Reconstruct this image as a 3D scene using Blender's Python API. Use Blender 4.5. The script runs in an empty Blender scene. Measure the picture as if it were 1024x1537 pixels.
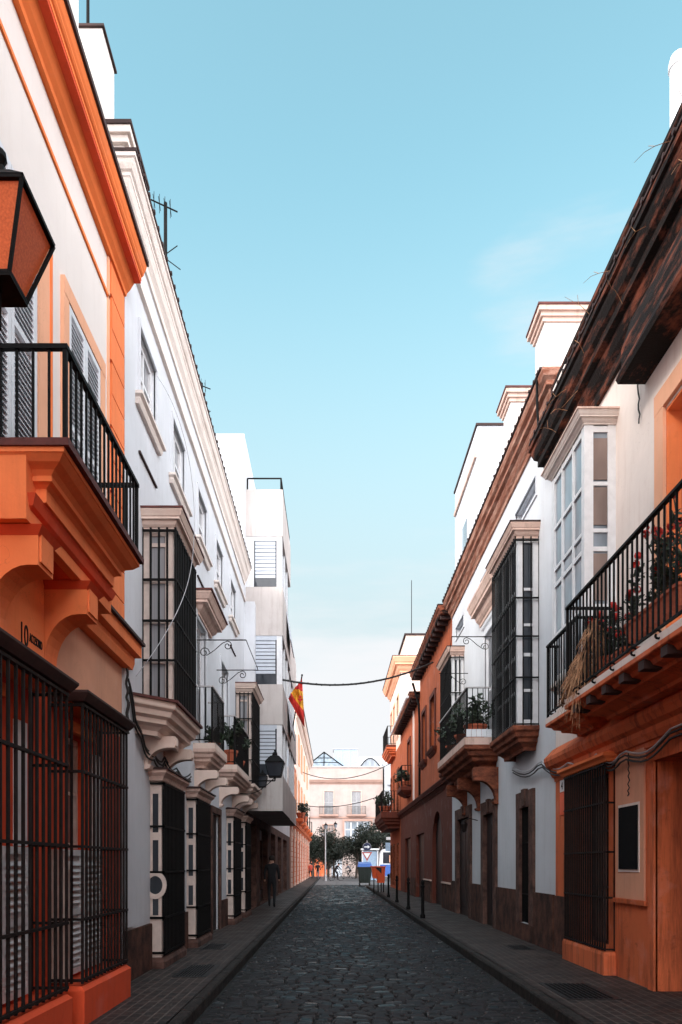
import bpy, bmesh, math, random
from mathutils import Vector, Matrix
random.seed(7)
PI = math.pi
R = math.radians
SC = bpy.context.scene
COL = SC.collection

# ------------------------------------------------------------------ camera
F = 1150.0; W_PX = 1024.0
cd = bpy.data.cameras.new('camera'); cam = bpy.data.objects.new('camera', cd); COL.objects.link(cam)
cam.location = (0, 0, 1.6); cam.rotation_euler = (R(90), 0, 0)
cd.sensor_fit = 'HORIZONTAL'; cd.sensor_width = 36.0; cd.lens = 36.0 * F / W_PX
cd.shift_x = 12 / W_PX; cd.shift_y = 528.5 / W_PX
cd.clip_start = 0.05; cd.clip_end = 4000
SC.camera = cam
SC.render.resolution_x = 682; SC.render.resolution_y = 1024
SC.render.engine = 'CYCLES'
SC.view_settings.view_transform = 'Standard'; SC.view_settings.look = 'None'
SC.view_settings.exposure = 1.62; SC.view_settings.gamma = 1
SC.cycles.max_bounces = 7; SC.cycles.diffuse_bounces = 4

# ------------------------------------------------------------------ world and sun
SUN_EL = 30.0
SUN_AZ = 230.0           # clockwise from +Y (down the street): behind the viewer, to the left
wd = bpy.data.worlds.new('World'); SC.world = wd; wd.use_nodes = True
nt = wd.node_tree; nt.nodes.clear()
def wn(t, **k):
    n = nt.nodes.new(t)
    for a, b in k.items(): setattr(n, a, b)
    return n
sky = wn('ShaderNodeTexSky', sky_type='NISHITA', sun_disc=False)
sky.sun_elevation = R(SUN_EL); sky.sun_rotation = R(SUN_AZ)
sky.air_density = 1.0; sky.dust_density = 0.6; sky.ozone_density = 1.5; sky.altitude = 0
hsv = wn('ShaderNodeHueSaturation'); hsv.inputs['Saturation'].default_value = 0.85; hsv.inputs['Hue'].default_value = 0.487
nt.links.new(sky.outputs[0], hsv.inputs['Color'])
tint = wn('ShaderNodeMix', data_type='RGBA', blend_type='MULTIPLY'); tint.inputs[0].default_value = 1
nt.links.new(hsv.outputs[0], tint.inputs[6]); tint.inputs[7].default_value = (0.74, 0.96, 0.80, 1)
tc = wn('ShaderNodeTexCoord'); sep = wn('ShaderNodeSeparateXYZ'); nt.links.new(tc.outputs['Generated'], sep.inputs[0])
mp = wn('ShaderNodeMapping'); mp.inputs['Scale'].default_value = (1.6, 1.6, 9.0); mp.inputs['Location'].default_value = (0.3, 0, 0.2)
nt.links.new(tc.outputs['Generated'], mp.inputs[0])
nz = wn('ShaderNodeTexNoise'); nz.inputs['Scale'].default_value = 1.7; nz.inputs['Detail'].default_value = 7; nz.inputs['Roughness'].default_value = 0.55
nt.links.new(mp.outputs[0], nz.inputs[0])
# cloud cover: full near the horizon, gone high up
low = wn('ShaderNodeMapRange'); low.inputs[1].default_value = 0.16; low.inputs[2].default_value = 0.50
low.inputs[3].default_value = 0.72; low.inputs[4].default_value = -0.25
nt.links.new(sep.outputs['Z'], low.inputs[0])
# one faint cloud high on the right of the street
dp = wn('ShaderNodeVectorMath', operation='DOT_PRODUCT'); nt.links.new(tc.outputs['Generated'], dp.inputs[0]); dp.inputs[1].default_value = (.245, .766, .594)
bl = wn('ShaderNodeMapRange', interpolation_type='SMOOTHSTEP'); bl.inputs[1].default_value = .985; bl.inputs[2].default_value = 1.0; bl.inputs[3].default_value = 0; bl.inputs[4].default_value = .40
nt.links.new(dp.outputs['Value'], bl.inputs[0]); lw = wn('ShaderNodeMath', operation='ADD'); nt.links.new(low.outputs[0], lw.inputs[0]); nt.links.new(bl.outputs[0], lw.inputs[1])
ad = wn('ShaderNodeMath', operation='ADD'); nt.links.new(nz.outputs['Fac'], ad.inputs[0]); nt.links.new(lw.outputs[0], ad.inputs[1])
cr = wn('ShaderNodeMapRange'); cr.inputs[1].default_value = 0.58; cr.inputs[2].default_value = 1.0; cr.interpolation_type = 'SMOOTHSTEP'
nt.links.new(ad.outputs[0], cr.inputs[0])
cl = wn('ShaderNodeMix', data_type='RGBA'); nt.links.new(cr.outputs[0], cl.inputs[0]); 
hzr = wn('ShaderNodeMapRange', interpolation_type='SMOOTHSTEP'); hzr.inputs[1].default_value = 0.70; hzr.inputs[2].default_value = 0.26; hzr.inputs[3].default_value = 0.0; hzr.inputs[4].default_value = 0.92
nt.links.new(sep.outputs['Z'], hzr.inputs[0])
pale = wn('ShaderNodeMix', data_type='RGBA'); nt.links.new(hzr.outputs[0], pale.inputs[0]); nt.links.new(tint.outputs[2], pale.inputs[6]); pale.inputs[7].default_value = (1.46, 1.70, 1.77, 1)
nt.links.new(pale.outputs[2], cl.inputs[6])
cl.inputs[7].default_value = (2.02, 2.06, 2.12, 1)
# unseen bright fill added to the sky to lift the walls: low on both sides and behind the viewer, thinning overhead, broken by the same noise
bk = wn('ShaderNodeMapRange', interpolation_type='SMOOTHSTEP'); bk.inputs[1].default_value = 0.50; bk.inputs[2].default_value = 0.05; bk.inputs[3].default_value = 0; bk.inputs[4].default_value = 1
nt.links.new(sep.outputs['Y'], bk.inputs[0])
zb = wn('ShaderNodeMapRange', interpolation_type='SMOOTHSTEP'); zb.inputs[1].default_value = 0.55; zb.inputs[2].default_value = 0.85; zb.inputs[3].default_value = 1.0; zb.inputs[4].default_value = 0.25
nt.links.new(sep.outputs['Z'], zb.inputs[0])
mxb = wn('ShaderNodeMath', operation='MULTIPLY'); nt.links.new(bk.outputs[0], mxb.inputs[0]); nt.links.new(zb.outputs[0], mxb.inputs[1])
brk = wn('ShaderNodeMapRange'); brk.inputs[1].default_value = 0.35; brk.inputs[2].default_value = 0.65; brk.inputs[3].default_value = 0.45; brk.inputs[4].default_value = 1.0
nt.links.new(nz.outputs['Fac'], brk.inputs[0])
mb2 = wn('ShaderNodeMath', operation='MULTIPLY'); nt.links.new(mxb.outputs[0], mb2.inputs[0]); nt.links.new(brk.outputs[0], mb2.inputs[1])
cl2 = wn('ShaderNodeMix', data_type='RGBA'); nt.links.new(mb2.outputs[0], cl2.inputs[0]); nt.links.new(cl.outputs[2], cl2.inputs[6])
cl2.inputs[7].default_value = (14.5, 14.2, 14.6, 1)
bg = wn('ShaderNodeBackground'); bg.inputs['Strength'].default_value = 0.15
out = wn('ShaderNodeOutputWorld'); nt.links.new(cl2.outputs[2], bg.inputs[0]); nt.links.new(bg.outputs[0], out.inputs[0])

sd = bpy.data.lights.new('sun', 'SUN'); so = bpy.data.objects.new('sun', sd); COL.objects.link(so)
sd.energy = 0.6; sd.angle = R(12); sd.color = (1.0, 0.86, 0.72)
sdir = Vector((math.sin(R(SUN_AZ)) * math.cos(R(SUN_EL)), math.cos(R(SUN_AZ)) * math.cos(R(SUN_EL)), math.sin(R(SUN_EL))))
so.rotation_euler = sdir.to_track_quat('Z', 'Y').to_euler(); so.location = (30, -30, 40)

# ------------------------------------------------------------------ materials
def c4(c): return (c[0], c[1], c[2], 1)
class NT:
    def __init__(s, name):
        s.m = bpy.data.materials.new(name); s.m.use_nodes = True; s.t = s.m.node_tree
        s.b = s.t.nodes['Principled BSDF']
    def n(s, t, **k):
        n = s.t.nodes.new(t)
        for a, b in k.items(): setattr(n, a, b)
        return n
    def l(s, a, b): s.t.links.new(a, b)
    def noise(s, scale, detail=4, rough=.55, stretch=None, coord='Object'):
        tc = s.n('ShaderNodeNewGeometry'); src = tc.outputs['Position']
        if stretch:
            mp = s.n('ShaderNodeMapping'); mp.inputs['Scale'].default_value = stretch; s.l(src, mp.inputs[0]); src = mp.outputs[0]
        nz = s.n('ShaderNodeTexNoise'); nz.inputs['Scale'].default_value = scale; nz.inputs['Detail'].default_value = detail
        nz.inputs['Roughness'].default_value = rough; s.l(src, nz.inputs[0]); return nz.outputs['Fac']
    def rng(s, f, a, b, c, d):
        r = s.n('ShaderNodeMapRange'); s.l(f, r.inputs[0])
        for i, v in enumerate((a, b, c, d)): r.inputs[i + 1].default_value = v
        return r.outputs[0]
    def mix(s, f, a, b, mode='MIX'):
        m = s.n('ShaderNodeMix', data_type='RGBA', blend_type=mode)
        for i, v in ((0, f), (6, a), (7, b)):
            if hasattr(v, 'is_linked'): s.l(v, m.inputs[i])
            elif i == 0: m.inputs[0].default_value = v
            else: m.inputs[i].default_value = c4(v)
        return m.outputs[2]
    def bump(s, h, strength, dist=.01, prev=None):
        b = s.n('ShaderNodeBump'); b.inputs['Strength'].default_value = strength; b.inputs['Distance'].default_value = dist
        s.l(h, b.inputs['Height'])
        if prev: s.l(prev, b.inputs['Normal'])
        return b.outputs[0]
def plaster(name, col, stain=(.25, .18, .14), amt=.35, rough=.85, bump=.25, var=.12):
    k = NT(name)
    big = k.rng(k.noise(.9, 6), .35, .7, 0, 1)
    dark = tuple(max(0, c * (1 - var)) for c in col); lite = tuple(min(1, c * (1 + var * .6)) for c in col)
    base = k.mix(big, dark, lite)
    st = k.noise(2.4, 7, .68, (3.2, 3.2, .30))                                     # long rain streaks
    base = k.mix(k.rng(st, .50, .76, 0, amt * 1.15), base, stain)
    spot = k.noise(6, 8, .72)                                                      # scuffs and blotches
    base = k.mix(k.rng(spot, .58, .74, 0, amt * .8), base, stain)
    fade = k.noise(2.1, 5, .6)                                                     # faded patches of older paint
    base = k.mix(k.rng(fade, .56, .70, 0, .16 + amt * .25), base, tuple(min(.85, c * .8 + .16) for c in col))
    ck = k.n('ShaderNodeTexVoronoi', feature='DISTANCE_TO_EDGE'); ck.inputs['Scale'].default_value = 1.1
    gp = k.n('ShaderNodeNewGeometry'); wn2 = k.n('ShaderNodeTexNoise'); wn2.inputs['Scale'].default_value = 3.0; wn2.inputs['Detail'].default_value = 5
    k.l(gp.outputs['Position'], wn2.inputs[0]); va = k.n('ShaderNodeVectorMath', operation='ADD'); k.l(gp.outputs['Position'], va.inputs[0]); k.l(wn2.outputs['Color'], va.inputs[1]); k.l(va.outputs[0], ck.inputs['Vector'])
    crack = k.rng(ck.outputs['Distance'], .0, .005, .30, 0)
    mk = k.n('ShaderNodeMath', operation='MULTIPLY'); k.l(crack, mk.inputs[0]); k.l(k.rng(k.noise(1.1, 2), .50, .60, 0, 1), mk.inputs[1])
    base = k.mix(mk.outputs[0], base, tuple(x * .6 for x in stain))                # a few hairline cracks
    k.l(base, k.b.inputs['Base Color']); k.b.inputs['Roughness'].default_value = rough
    k.b.inputs['Specular IOR Level'].default_value = .25
    n1 = k.bump(k.noise(45, 5, .6), bump, .006); n2 = k.bump(k.noise(3.5, 4), bump * .9, .03, n1)
    k.l(n2, k.b.inputs['Normal']); return k.m
def weathered(name, a, b, thr=(.42, .6), scale=6, stretch=(1, .35, 2.5), rough=.9, bump=.6):
    k = NT(name); f = k.rng(k.noise(scale, 9, .72, stretch), thr[0], thr[1], 0, 1)
    c = k.mix(f, a, b); f2 = k.rng(k.noise(1.3, 5), .35, .65, .0, .7); c = k.mix(f2, c, tuple(x * .5 for x in b), 'MULTIPLY') if False else c
    k.l(c, k.b.inputs['Base Color']); k.b.inputs['Roughness'].default_value = rough; k.b.inputs['Specular IOR Level'].default_value = .2
    k.l(k.bump(k.noise(18, 8, .7), bump, .02), k.b.inputs['Normal']); return k.m
def plain(name, col, rough=.5, metal=0, var=.15, scale=6, spec=.5, bump=0):
    k = NT(name); f = k.rng(k.noise(scale, 5, .6), .3, .7, 0, 1)
    c = k.mix(f, tuple(x * (1 - var) for x in col), tuple(min(1, x * (1 + var)) for x in col)); k.l(c, k.b.inputs['Base Color'])
    k.b.inputs['Roughness'].default_value = rough; k.b.inputs['Metallic'].default_value = metal; k.b.inputs['Specular IOR Level'].default_value = spec
    if bump: k.l(k.bump(k.noise(30, 5), bump, .01), k.b.inputs['Normal'])
    return k.m
def glass(name, col=(.02, .024, .03), rough=.06):
    k = NT(name); f = k.rng(k.noise(1.6, 3, .5, (1.5, 1.5, .5)), .35, .65, 0, 1)
    k.l(k.mix(f, col, tuple(min(1, x * 1.7 + .006) for x in col)), k.b.inputs['Base Color']); k.b.inputs['Roughness'].default_value = rough
    k.b.inputs['Specular IOR Level'].default_value = .6
    k.l(k.bump(k.noise(2.5, 2), .05, .02), k.b.inputs['Normal']); return k.m
def curtain_glass(name, col=(.42, .42, .44)):
    k = NT(name); g = k.n('ShaderNodeNewGeometry'); sp = k.n('ShaderNodeSeparateXYZ'); k.l(g.outputs['Position'], sp.inputs[0])
    ad = k.n('ShaderNodeMath', operation='ADD'); k.l(sp.outputs['X'], ad.inputs[0]); k.l(sp.outputs['Y'], ad.inputs[1])
    cb = k.n('ShaderNodeCombineXYZ'); k.l(ad.outputs[0], cb.inputs[0])
    nz = k.n('ShaderNodeTexNoise'); nz.inputs['Scale'].default_value = 16; nz.inputs['Detail'].default_value = 2; k.l(cb.outputs[0], nz.inputs[0])
    c = k.mix(k.rng(nz.outputs['Fac'], .35, .65, 0, 1), tuple(x * .45 for x in col), col)
    k.l(c, k.b.inputs['Base Color']); k.b.inputs['Roughness'].default_value = .12; k.b.inputs['Specular IOR Level'].default_value = .45
    return k.m
M = {}
M['orange'] = plaster('orange_plaster', (.90, .235, .078), (.45, .12, .05), .25)
M['orange_deep'] = plaster('deep_orange_plaster', (.70, .085, .028), (.30, .05, .03), .25)
M['orange_trim'] = plaster('orange_trim_paint', (.92, .225, .06), (.5, .12, .05), .15, bump=.1)
M['peach'] = plaster('peach_plaster', (.74, .37, .235), (.38, .2, .13), .25)
M['peach_light'] = plaster('pale_peach_paint', (.84, .43, .265), (.45, .25, .15), .15)
M['ivory'] = plaster('ivory_plaster', (.76, .70, .66), (.5, .42, .36), .14, bump=.15, var=.05)
M['white'] = plaster('white_plaster', (.64, .655, .685), (.42, .40, .40), .22, var=.08)
M['white_warm'] = plaster('warm_white_plaster', (.80, .70, .64), (.5, .36, .3), .28, var=.07)
M['cream'] = plaster('cream_plaster', (.78, .61, .52), (.46, .34, .27), .3)
M['town'] = plaster('town_house_plaster', (.46, .375, .345), (.35, .25, .2), .2)
M['town_trim'] = plaster('town_house_trim', (.44, .28, .23), (.35, .2, .15), .2)
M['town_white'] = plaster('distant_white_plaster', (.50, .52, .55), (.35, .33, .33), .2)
M['trim_rose'] = plaster('rose_trim_plaster', (.68, .48, .40), (.25, .14, .10), .5)
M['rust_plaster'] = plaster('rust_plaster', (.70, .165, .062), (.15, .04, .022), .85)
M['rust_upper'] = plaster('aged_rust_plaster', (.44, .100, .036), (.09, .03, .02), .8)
M['rust_mould'] = weathered('stained_rust_moulding', (.085, .028, .018), (.34, .105, .055), (.36, .64), 4, (1, .6, 2))
M['far_rose'] = plaster('far_rose_plaster', (.36, .15, .09), (.2, .07, .04), .5)  # darker rose of its own for the far house ground floor
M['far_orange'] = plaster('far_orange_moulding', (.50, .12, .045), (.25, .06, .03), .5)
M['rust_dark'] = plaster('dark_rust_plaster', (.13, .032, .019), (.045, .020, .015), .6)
M['concrete_pink'] = plaster('pinkish_concrete', (.55, .50, .475), (.32, .24, .21), .5)
M['plinth'] = weathered('brown_stone_plinth', (.030, .016, .013), (.15, .065, .045), (.38, .68), 3, (1, 1, .8))
M['stone'] = weathered('brown_stone_trim', (.045, .025, .021), (.17, .09, .07), (.35, .68), 4, (1, 1, 1))
M['cornice_dark'] = weathered('blackened_cornice', (.012, .008, .007), (.26, .075, .04), (.50, .68), 3.0, (1, .5, 2.2), bump=1.0)
M['cornice_brown'] = weathered('weathered_brown_cornice', (.26, .10, .062), (.55, .33, .25), (.46, .68), 4, (1, .35, 3.5))
M['cornice_cream'] = weathered('stained_cream_cornice', (.55, .45, .39), (.82, .73, .67), (.22, .48), 3, (1, .35, 2))
M['cap'] = plain('dark_roof_cap', (.035, .014, .012), .8, var=.4)
M['tile_red'] = plain('dark_red_tile', (.09, .022, .018), .8, var=.4, bump=.4)
M['iron'] = plain('black_iron', (.005, .0046, .0046), .65, 0, var=.4, scale=20, spec=.12)
M['iron_brown'] = plain('rusty_black_iron', (.012, .007, .006), .7, 0, var=.5, scale=14, spec=.2)
M['rail_pale'] = plain('pale_painted_iron', (.42, .40, .40), .5)
M['wood_white'] = plain('white_painted_wood', (.70, .70, .71), .5, var=.08, scale=9)
M['wood_cream'] = plain('cream_painted_wood', (.62, .50, .44), .55, var=.12, scale=9)
M['louvre'] = plain('white_louvre_paint', (.66, .67, .70), .5, var=.08)
M['door_dark'] = plain('dark_brown_door', (.014, .008, .007), .5, var=.4, scale=5)
M['black_panel'] = plain('black_panel', (.006, .006, .007), .8, var=.2, spec=.1)
M['glass'] = glass('window_glass')
M['glass_sky'] = glass('pale_window_glass', (.16, .19, .22), .08)
M['glass_brown'] = glass('brown_window_glass', (.16, .115, .10), .12)
M['curtain'] = curtain_glass('curtained_glass')
M['roller'] = plain('grey_blue_roller_blind', (.52, .56, .62), .6, var=.05)
M['metal'] = plain('galvanised_metal', (.35, .35, .36), .4, .6)
M['cable'] = plain('black_cable', (.014, .013, .013), .6)
M['cable_pale'] = plain('pale_cable', (.45, .45, .47), .6)
M['terracotta'] = plain('terracotta', (.42, .10, .045), .8, bump=.2)
M['leaf'] = plain('dark_green_leaves', (.022, .036, .018), .6, var=.5, scale=9)
M['leaf_tree'] = plain('orange_tree_leaves', (.011, .017, .008), .55, var=.6, scale=3)
M['petal'] = plain('red_petals', (.62, .035, .022), .6, var=.3, scale=30)
M['straw'] = plain('dry_straw', (.44, .23, .12), .8, var=.5, scale=20)
M['bark'] = plain('grey_brown_bark', (.06, .045, .035), .9, var=.4, bump=.6)
M['skin'] = plain('skin', (.42, .22, .15), .6, var=.05)
M['cloth_dark'] = plain('dark_clothing', (.008, .008, .010), .9)
M['cloth_grey'] = plain('grey_clothing', (.14, .14, .16), .9)
M['cloth_red'] = plain('red_clothing', (.38, .05, .03), .9)
M['hair'] = plain('dark_hair', (.02, .013, .01), .7)
M['rubber'] = plain('rubber', (.015, .015, .015), .8)
M['blue'] = plain('blue_paint', (.045, .13, .42), .35)
M['blue_pale'] = plain('pale_blue_panel', (.30, .42, .55), .4)
M['white_paint'] = plain('white_paint', (.74, .76, .78), .35, var=.05)
M['orange_plastic'] = plain('orange_plastic', (.85, .10, .02), .4, var=.08)
M['green_dark'] = plain('dark_green_plastic', (.015, .026, .022), .5)
M['flag_red'] = plain('red_flag_cloth', (.60, .025, .018), .8, var=.12)
M['flag_yellow'] = plain('yellow_flag_cloth', (.85, .38, .03), .8, var=.1)
# lamp glass: amber frosted panes
k = NT('amber_lamp_glass'); k.l(k.mix(k.rng(k.noise(90, 3), .3, .7, 0, 1), (.66, .12, .035), (.88, .20, .06)), k.b.inputs['Base Color'])
k.b.inputs['Roughness'].default_value = .5; k.b.inputs['Specular IOR Level'].default_value = .2; k.b.inputs['Transmission Weight'].default_value = .15; M['amber'] = k.m
# cobbles: one tone per stone
k = NT('cobblestone'); g = k.n('ShaderNodeNewGeometry'); ri = g.outputs['Random Per Island']
c = k.mix(ri, (.003, .0028, .0036), (.020, .018, .020)); c = k.mix(k.rng(k.noise(60, 6, .7), .45, .75, 0, .5), c, (.024, .022, .024))
c = k.mix(k.rng(k.noise(.8, 4), .5, .75, 0, .4), c, (.020, .013, .010))
k.l(c, k.b.inputs['Base Color']); k.l(k.rng(ri, 0, .55, .16, .55), k.b.inputs['Roughness']); k.b.inputs['Specular IOR Level'].default_value = .24
k.l(k.bump(k.noise(55, 6, .7), .5, .008), k.b.inputs['Normal']); M['cobble'] = k.m
M['joint'] = plain('dark_joint_sand', (.002, .002, .002), .95, bump=.5)
def paving(name, a, b, mortar, bw, rh, rot=0, off=.5):
    k = NT(name); g = k.n('ShaderNodeNewGeometry'); mp = k.n('ShaderNodeMapping'); mp.inputs['Rotation'].default_value = (0, 0, rot); k.l(g.outputs['Position'], mp.inputs[0])
    br = k.n('ShaderNodeTexBrick'); k.l(mp.outputs[0], br.inputs['Vector']); br.offset = off
    br.inputs['Scale'].default_value = 1; br.inputs['Brick Width'].default_value = bw; br.inputs['Row Height'].default_value = rh
    br.inputs['Mortar Size'].default_value = .010; br.inputs['Mortar Smooth'].default_value = .3; br.inputs['Bias'].default_value = 0
    br.inputs['Color1'].default_value = c4(a); br.inputs['Color2'].default_value = c4(b); br.inputs['Mortar'].default_value = c4(mortar)
    c = k.mix(k.rng(k.noise(1.2, 7, .65), .45, .7, 0, .65), br.outputs['Color'], tuple(x * .45 for x in a))
    c = k.mix(k.rng(k.noise(30, 6, .7), .55, .75, 0, .4), c, (.06, .05, .046))
    k.l(c, k.b.inputs['Base Color']); k.l(k.rng(k.noise(2, 5), .3, .7, .5, .8), k.b.inputs['Roughness']); k.b.inputs['Specular IOR Level'].default_value = .25
    n = k.bump(br.outputs['Fac'], -1.0, .02); n = k.bump(k.noise(50, 5), .3, .006, n); k.l(n, k.b.inputs['Normal']); return k.m
M['paving'] = paving('pavement_tiles', (.040, .027, .023), (.018, .014, .013), (.10, .075, .065), .22, .11, R(90))
M['plaza'] = paving('plaza_paving', (.16, .15, .15), (.11, .105, .105), (.05, .05, .05), .6, .4, 0)
M['kerb'] = weathered('granite_kerb', (.010, .009, .009), (.05, .042, .038), (.35, .7), 9, (1, 1, 1))
M['hatch'] = plain('cast_iron_hatch', (.018, .017, .018), .45, .3, bump=.4)
M['ground'] = plain('plain_ground', (.12, .10, .09), .9)

# ------------------------------------------------------------------ mesh helpers
ORG = {}
class S:
    """a street wall plane: u along the street, z up, w out of the wall towards the street"""
    def __init__(s, side, X): s.side = side; s.X = X
    def p(s, u, z, w): return (s.X - s.side * w, u, z)
LW = S(-1, -2.6); RW = S(1, 3.75)
class MB:
    def __init__(s): s.v = []; s.f = []; s.mi = []; s.cur = 0
    def add(s, vs, fs):
        b = len(s.v); s.v += [tuple(v) for v in vs]
        for f in fs: s.f.append([b + i for i in f]); s.mi.append(s.cur)
        return s
    def hexa(s, p): return s.add(p, [(0, 1, 2, 3), (7, 6, 5, 4), (0, 4, 5, 1), (1, 5, 6, 2), (2, 6, 7, 3), (3, 7, 4, 0)])
    def xbox(s, x0, x1, y0, y1, z0, z1):
        return s.hexa([(x0, y0, z0), (x1, y0, z0), (x1, y1, z0), (x0, y1, z0), (x0, y0, z1), (x1, y0, z1), (x1, y1, z1), (x0, y1, z1)])
    def box(s, P, u0, u1, z0, z1, w0, w1):
        q = P.p; return s.hexa([q(u0, z0, w0), q(u1, z0, w0), q(u1, z0, w1), q(u0, z0, w1), q(u0, z1, w0), q(u1, z1, w0), q(u1, z1, w1), q(u0, z1, w1)])
    def tube(s, pts, r, n=6, r2=None, caps=True):
        pts = [Vector(p) for p in pts]; m = len(pts); rings = []; up = None
        for i, p in enumerate(pts):
            d = (pts[min(i + 1, m - 1)] - pts[max(i - 1, 0)]).normalized()
            if up is None: up = Vector((0, 0, 1)) if abs(d.z) < .9 else Vector((1, 0, 0))
            a = d.cross(up).normalized(); b = a.cross(d).normalized(); up = b
            rr = r if r2 is None else r + (r2 - r) * i / (m - 1)
            rings.append([p + a * rr * math.cos(2 * PI * j / n + PI / n) + b * rr * math.sin(2 * PI * j / n + PI / n) for j in range(n)])
        vs = [v for rg in rings for v in rg]; fs = []
        for i in range(m - 1):
            for j in range(n): fs.append((i * n + j, i * n + (j + 1) % n, (i + 1) * n + (j + 1) % n, (i + 1) * n + j))
        if caps: fs.append(tuple(range(n))); fs.append(tuple((m - 1) * n + j for j in range(n)))
        return s.add(vs, fs)
    def lathe(s, c, prof, n=12, phase=0):
        vs = []; fs = []; m = len(prof)
        for r, z in prof:
            for j in range(n): vs.append((c[0] + r * math.cos(2 * PI * j / n + phase), c[1] + r * math.sin(2 * PI * j / n + phase), c[2] + z))
        for i in range(m - 1):
            for j in range(n): fs.append((i * n + j, i * n + (j + 1) % n, (i + 1) * n + (j + 1) % n, (i + 1) * n + j))
        fs.append(tuple(range(n))); fs.append(tuple((m - 1) * n + j for j in range(n)))
        return s.add(vs, fs)
    def prism(s, P, u0, u1, prof):
        """profile in (w, z), extruded along u"""
        n = len(prof); vs = [P.p(u0, z, w) for w, z in prof] + [P.p(u1, z, w) for w, z in prof]
        fs = [tuple(range(n)), tuple(range(n, 2 * n))] + [(i, (i + 1) % n, n + (i + 1) % n, n + i) for i in range(n)]
        return s.add(vs, fs)
    def mould(s, P, path, prof):
        """profile of (offset outward, z) swept along a plan path of (u, w) with mitred corners"""
        m = len(path); n = len(prof); vs = []
        for i, (u, w) in enumerate(path):
            ns = []
            if i > 0: d = Vector((u - path[i - 1][0], w - path[i - 1][1])).normalized(); ns.append(Vector((-d.y, d.x)))
            if i < m - 1: d = Vector((path[i + 1][0] - u, path[i + 1][1] - w)).normalized(); ns.append(Vector((-d.y, d.x)))
            if len(ns) == 2:
                b = (ns[0] + ns[1]).normalized(); k = 1 / max(.3, b.dot(ns[0])); nn = b * k
            else: nn = ns[0]
            for o, z in prof: vs.append(P.p(u + nn.x * o, z, w + nn.y * o))
        fs = [tuple(range(n)), tuple((m - 1) * n + j for j in range(n))]
        for i in range(m - 1):
            for j in range(n): fs.append((i * n + j, i * n + (j + 1) % n, (i + 1) * n + (j + 1) % n, (i + 1) * n + j))
        return s.add(vs, fs)
    def bars(s, P, path, z0, z1, sp, t, skip_first=False):
        for i in range(len(path) - 1):
            a = Vector(path[i]); b = Vector(path[i + 1]); L = (b - a).length; n = max(1, round(L / sp))
            for j in range(n + (1 if i == len(path) - 2 else 0)):
                q = a + (b - a) * j / n
                if j == 0 and i == 0 and skip_first: continue
                s.box(P, q.x - t / 2, q.x + t / 2, z0, z1, q.y - t / 2, q.y + t / 2)
        return s
    def rail(s, P, path, z, h, t):
        for i in range(len(path) - 1):
            (u0, w0), (u1, w1) = path[i], path[i + 1]
            if abs(u0 - u1) < 1e-6: s.box(P, u0 - t / 2, u0 + t / 2, z, z + h, min(w0, w1), max(w0, w1) + t / 2 * .98)
            else: s.box(P, u0 + t / 2 + .001, u1 - t / 2 - .001, z, z + h, w0 - t / 2, w0 + t / 2)
        return s
    def build(s, name, mat, parent=None, smooth=False, loc=None):
        me = bpy.data.meshes.new(name); off = Vector(loc) if loc is not None else (ORG[parent.name] if parent else Vector((0, 0, 0)))
        me.from_pydata([tuple(Vector(v) - off) for v in s.v], [], s.f)
        mats = mat if isinstance(mat, (list, tuple)) else [mat]
        for m in mats: me.materials.append(m)
        if len(mats) > 1: me.polygons.foreach_set('material_index', s.mi)
        bm = bmesh.new(); bm.from_mesh(me); bmesh.ops.recalc_face_normals(bm, faces=bm.faces); bm.to_mesh(me); bm.free()
        if smooth: me.polygons.foreach_set('use_smooth', [True] * len(me.polygons))
        o = bpy.data.objects.new(name, me); COL.objects.link(o)
        if parent: o.parent = parent
        else: o.location = off
        ORG[o.name] = off; return o
def thing(name, label, cat, loc=(0, 0, 0), group=None):
    o = bpy.data.objects.new(name, None); COL.objects.link(o); o.location = loc; o.empty_display_size = .2
    ORG[o.name] = Vector(loc); tag(o, label, cat, group); return o
def tag(o, label=None, cat=None, group=None, kind=None):
    if label: o['label'] = label
    if cat: o['category'] = cat
    if group: o['group'] = group
    if kind: o['kind'] = kind
    return o
def dup(root, loc, label, group=None):
    r = root.copy(); COL.objects.link(r); r.location = loc; r['label'] = label
    if group: r['group'] = group
    for ch in list(root.children):
        c = ch.copy(); COL.objects.link(c); c.parent = r
        for g in ch.children:
            d = g.copy(); COL.objects.link(d); d.parent = c
    return r
def struct(o): o['kind'] = 'structure'; return o

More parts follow.
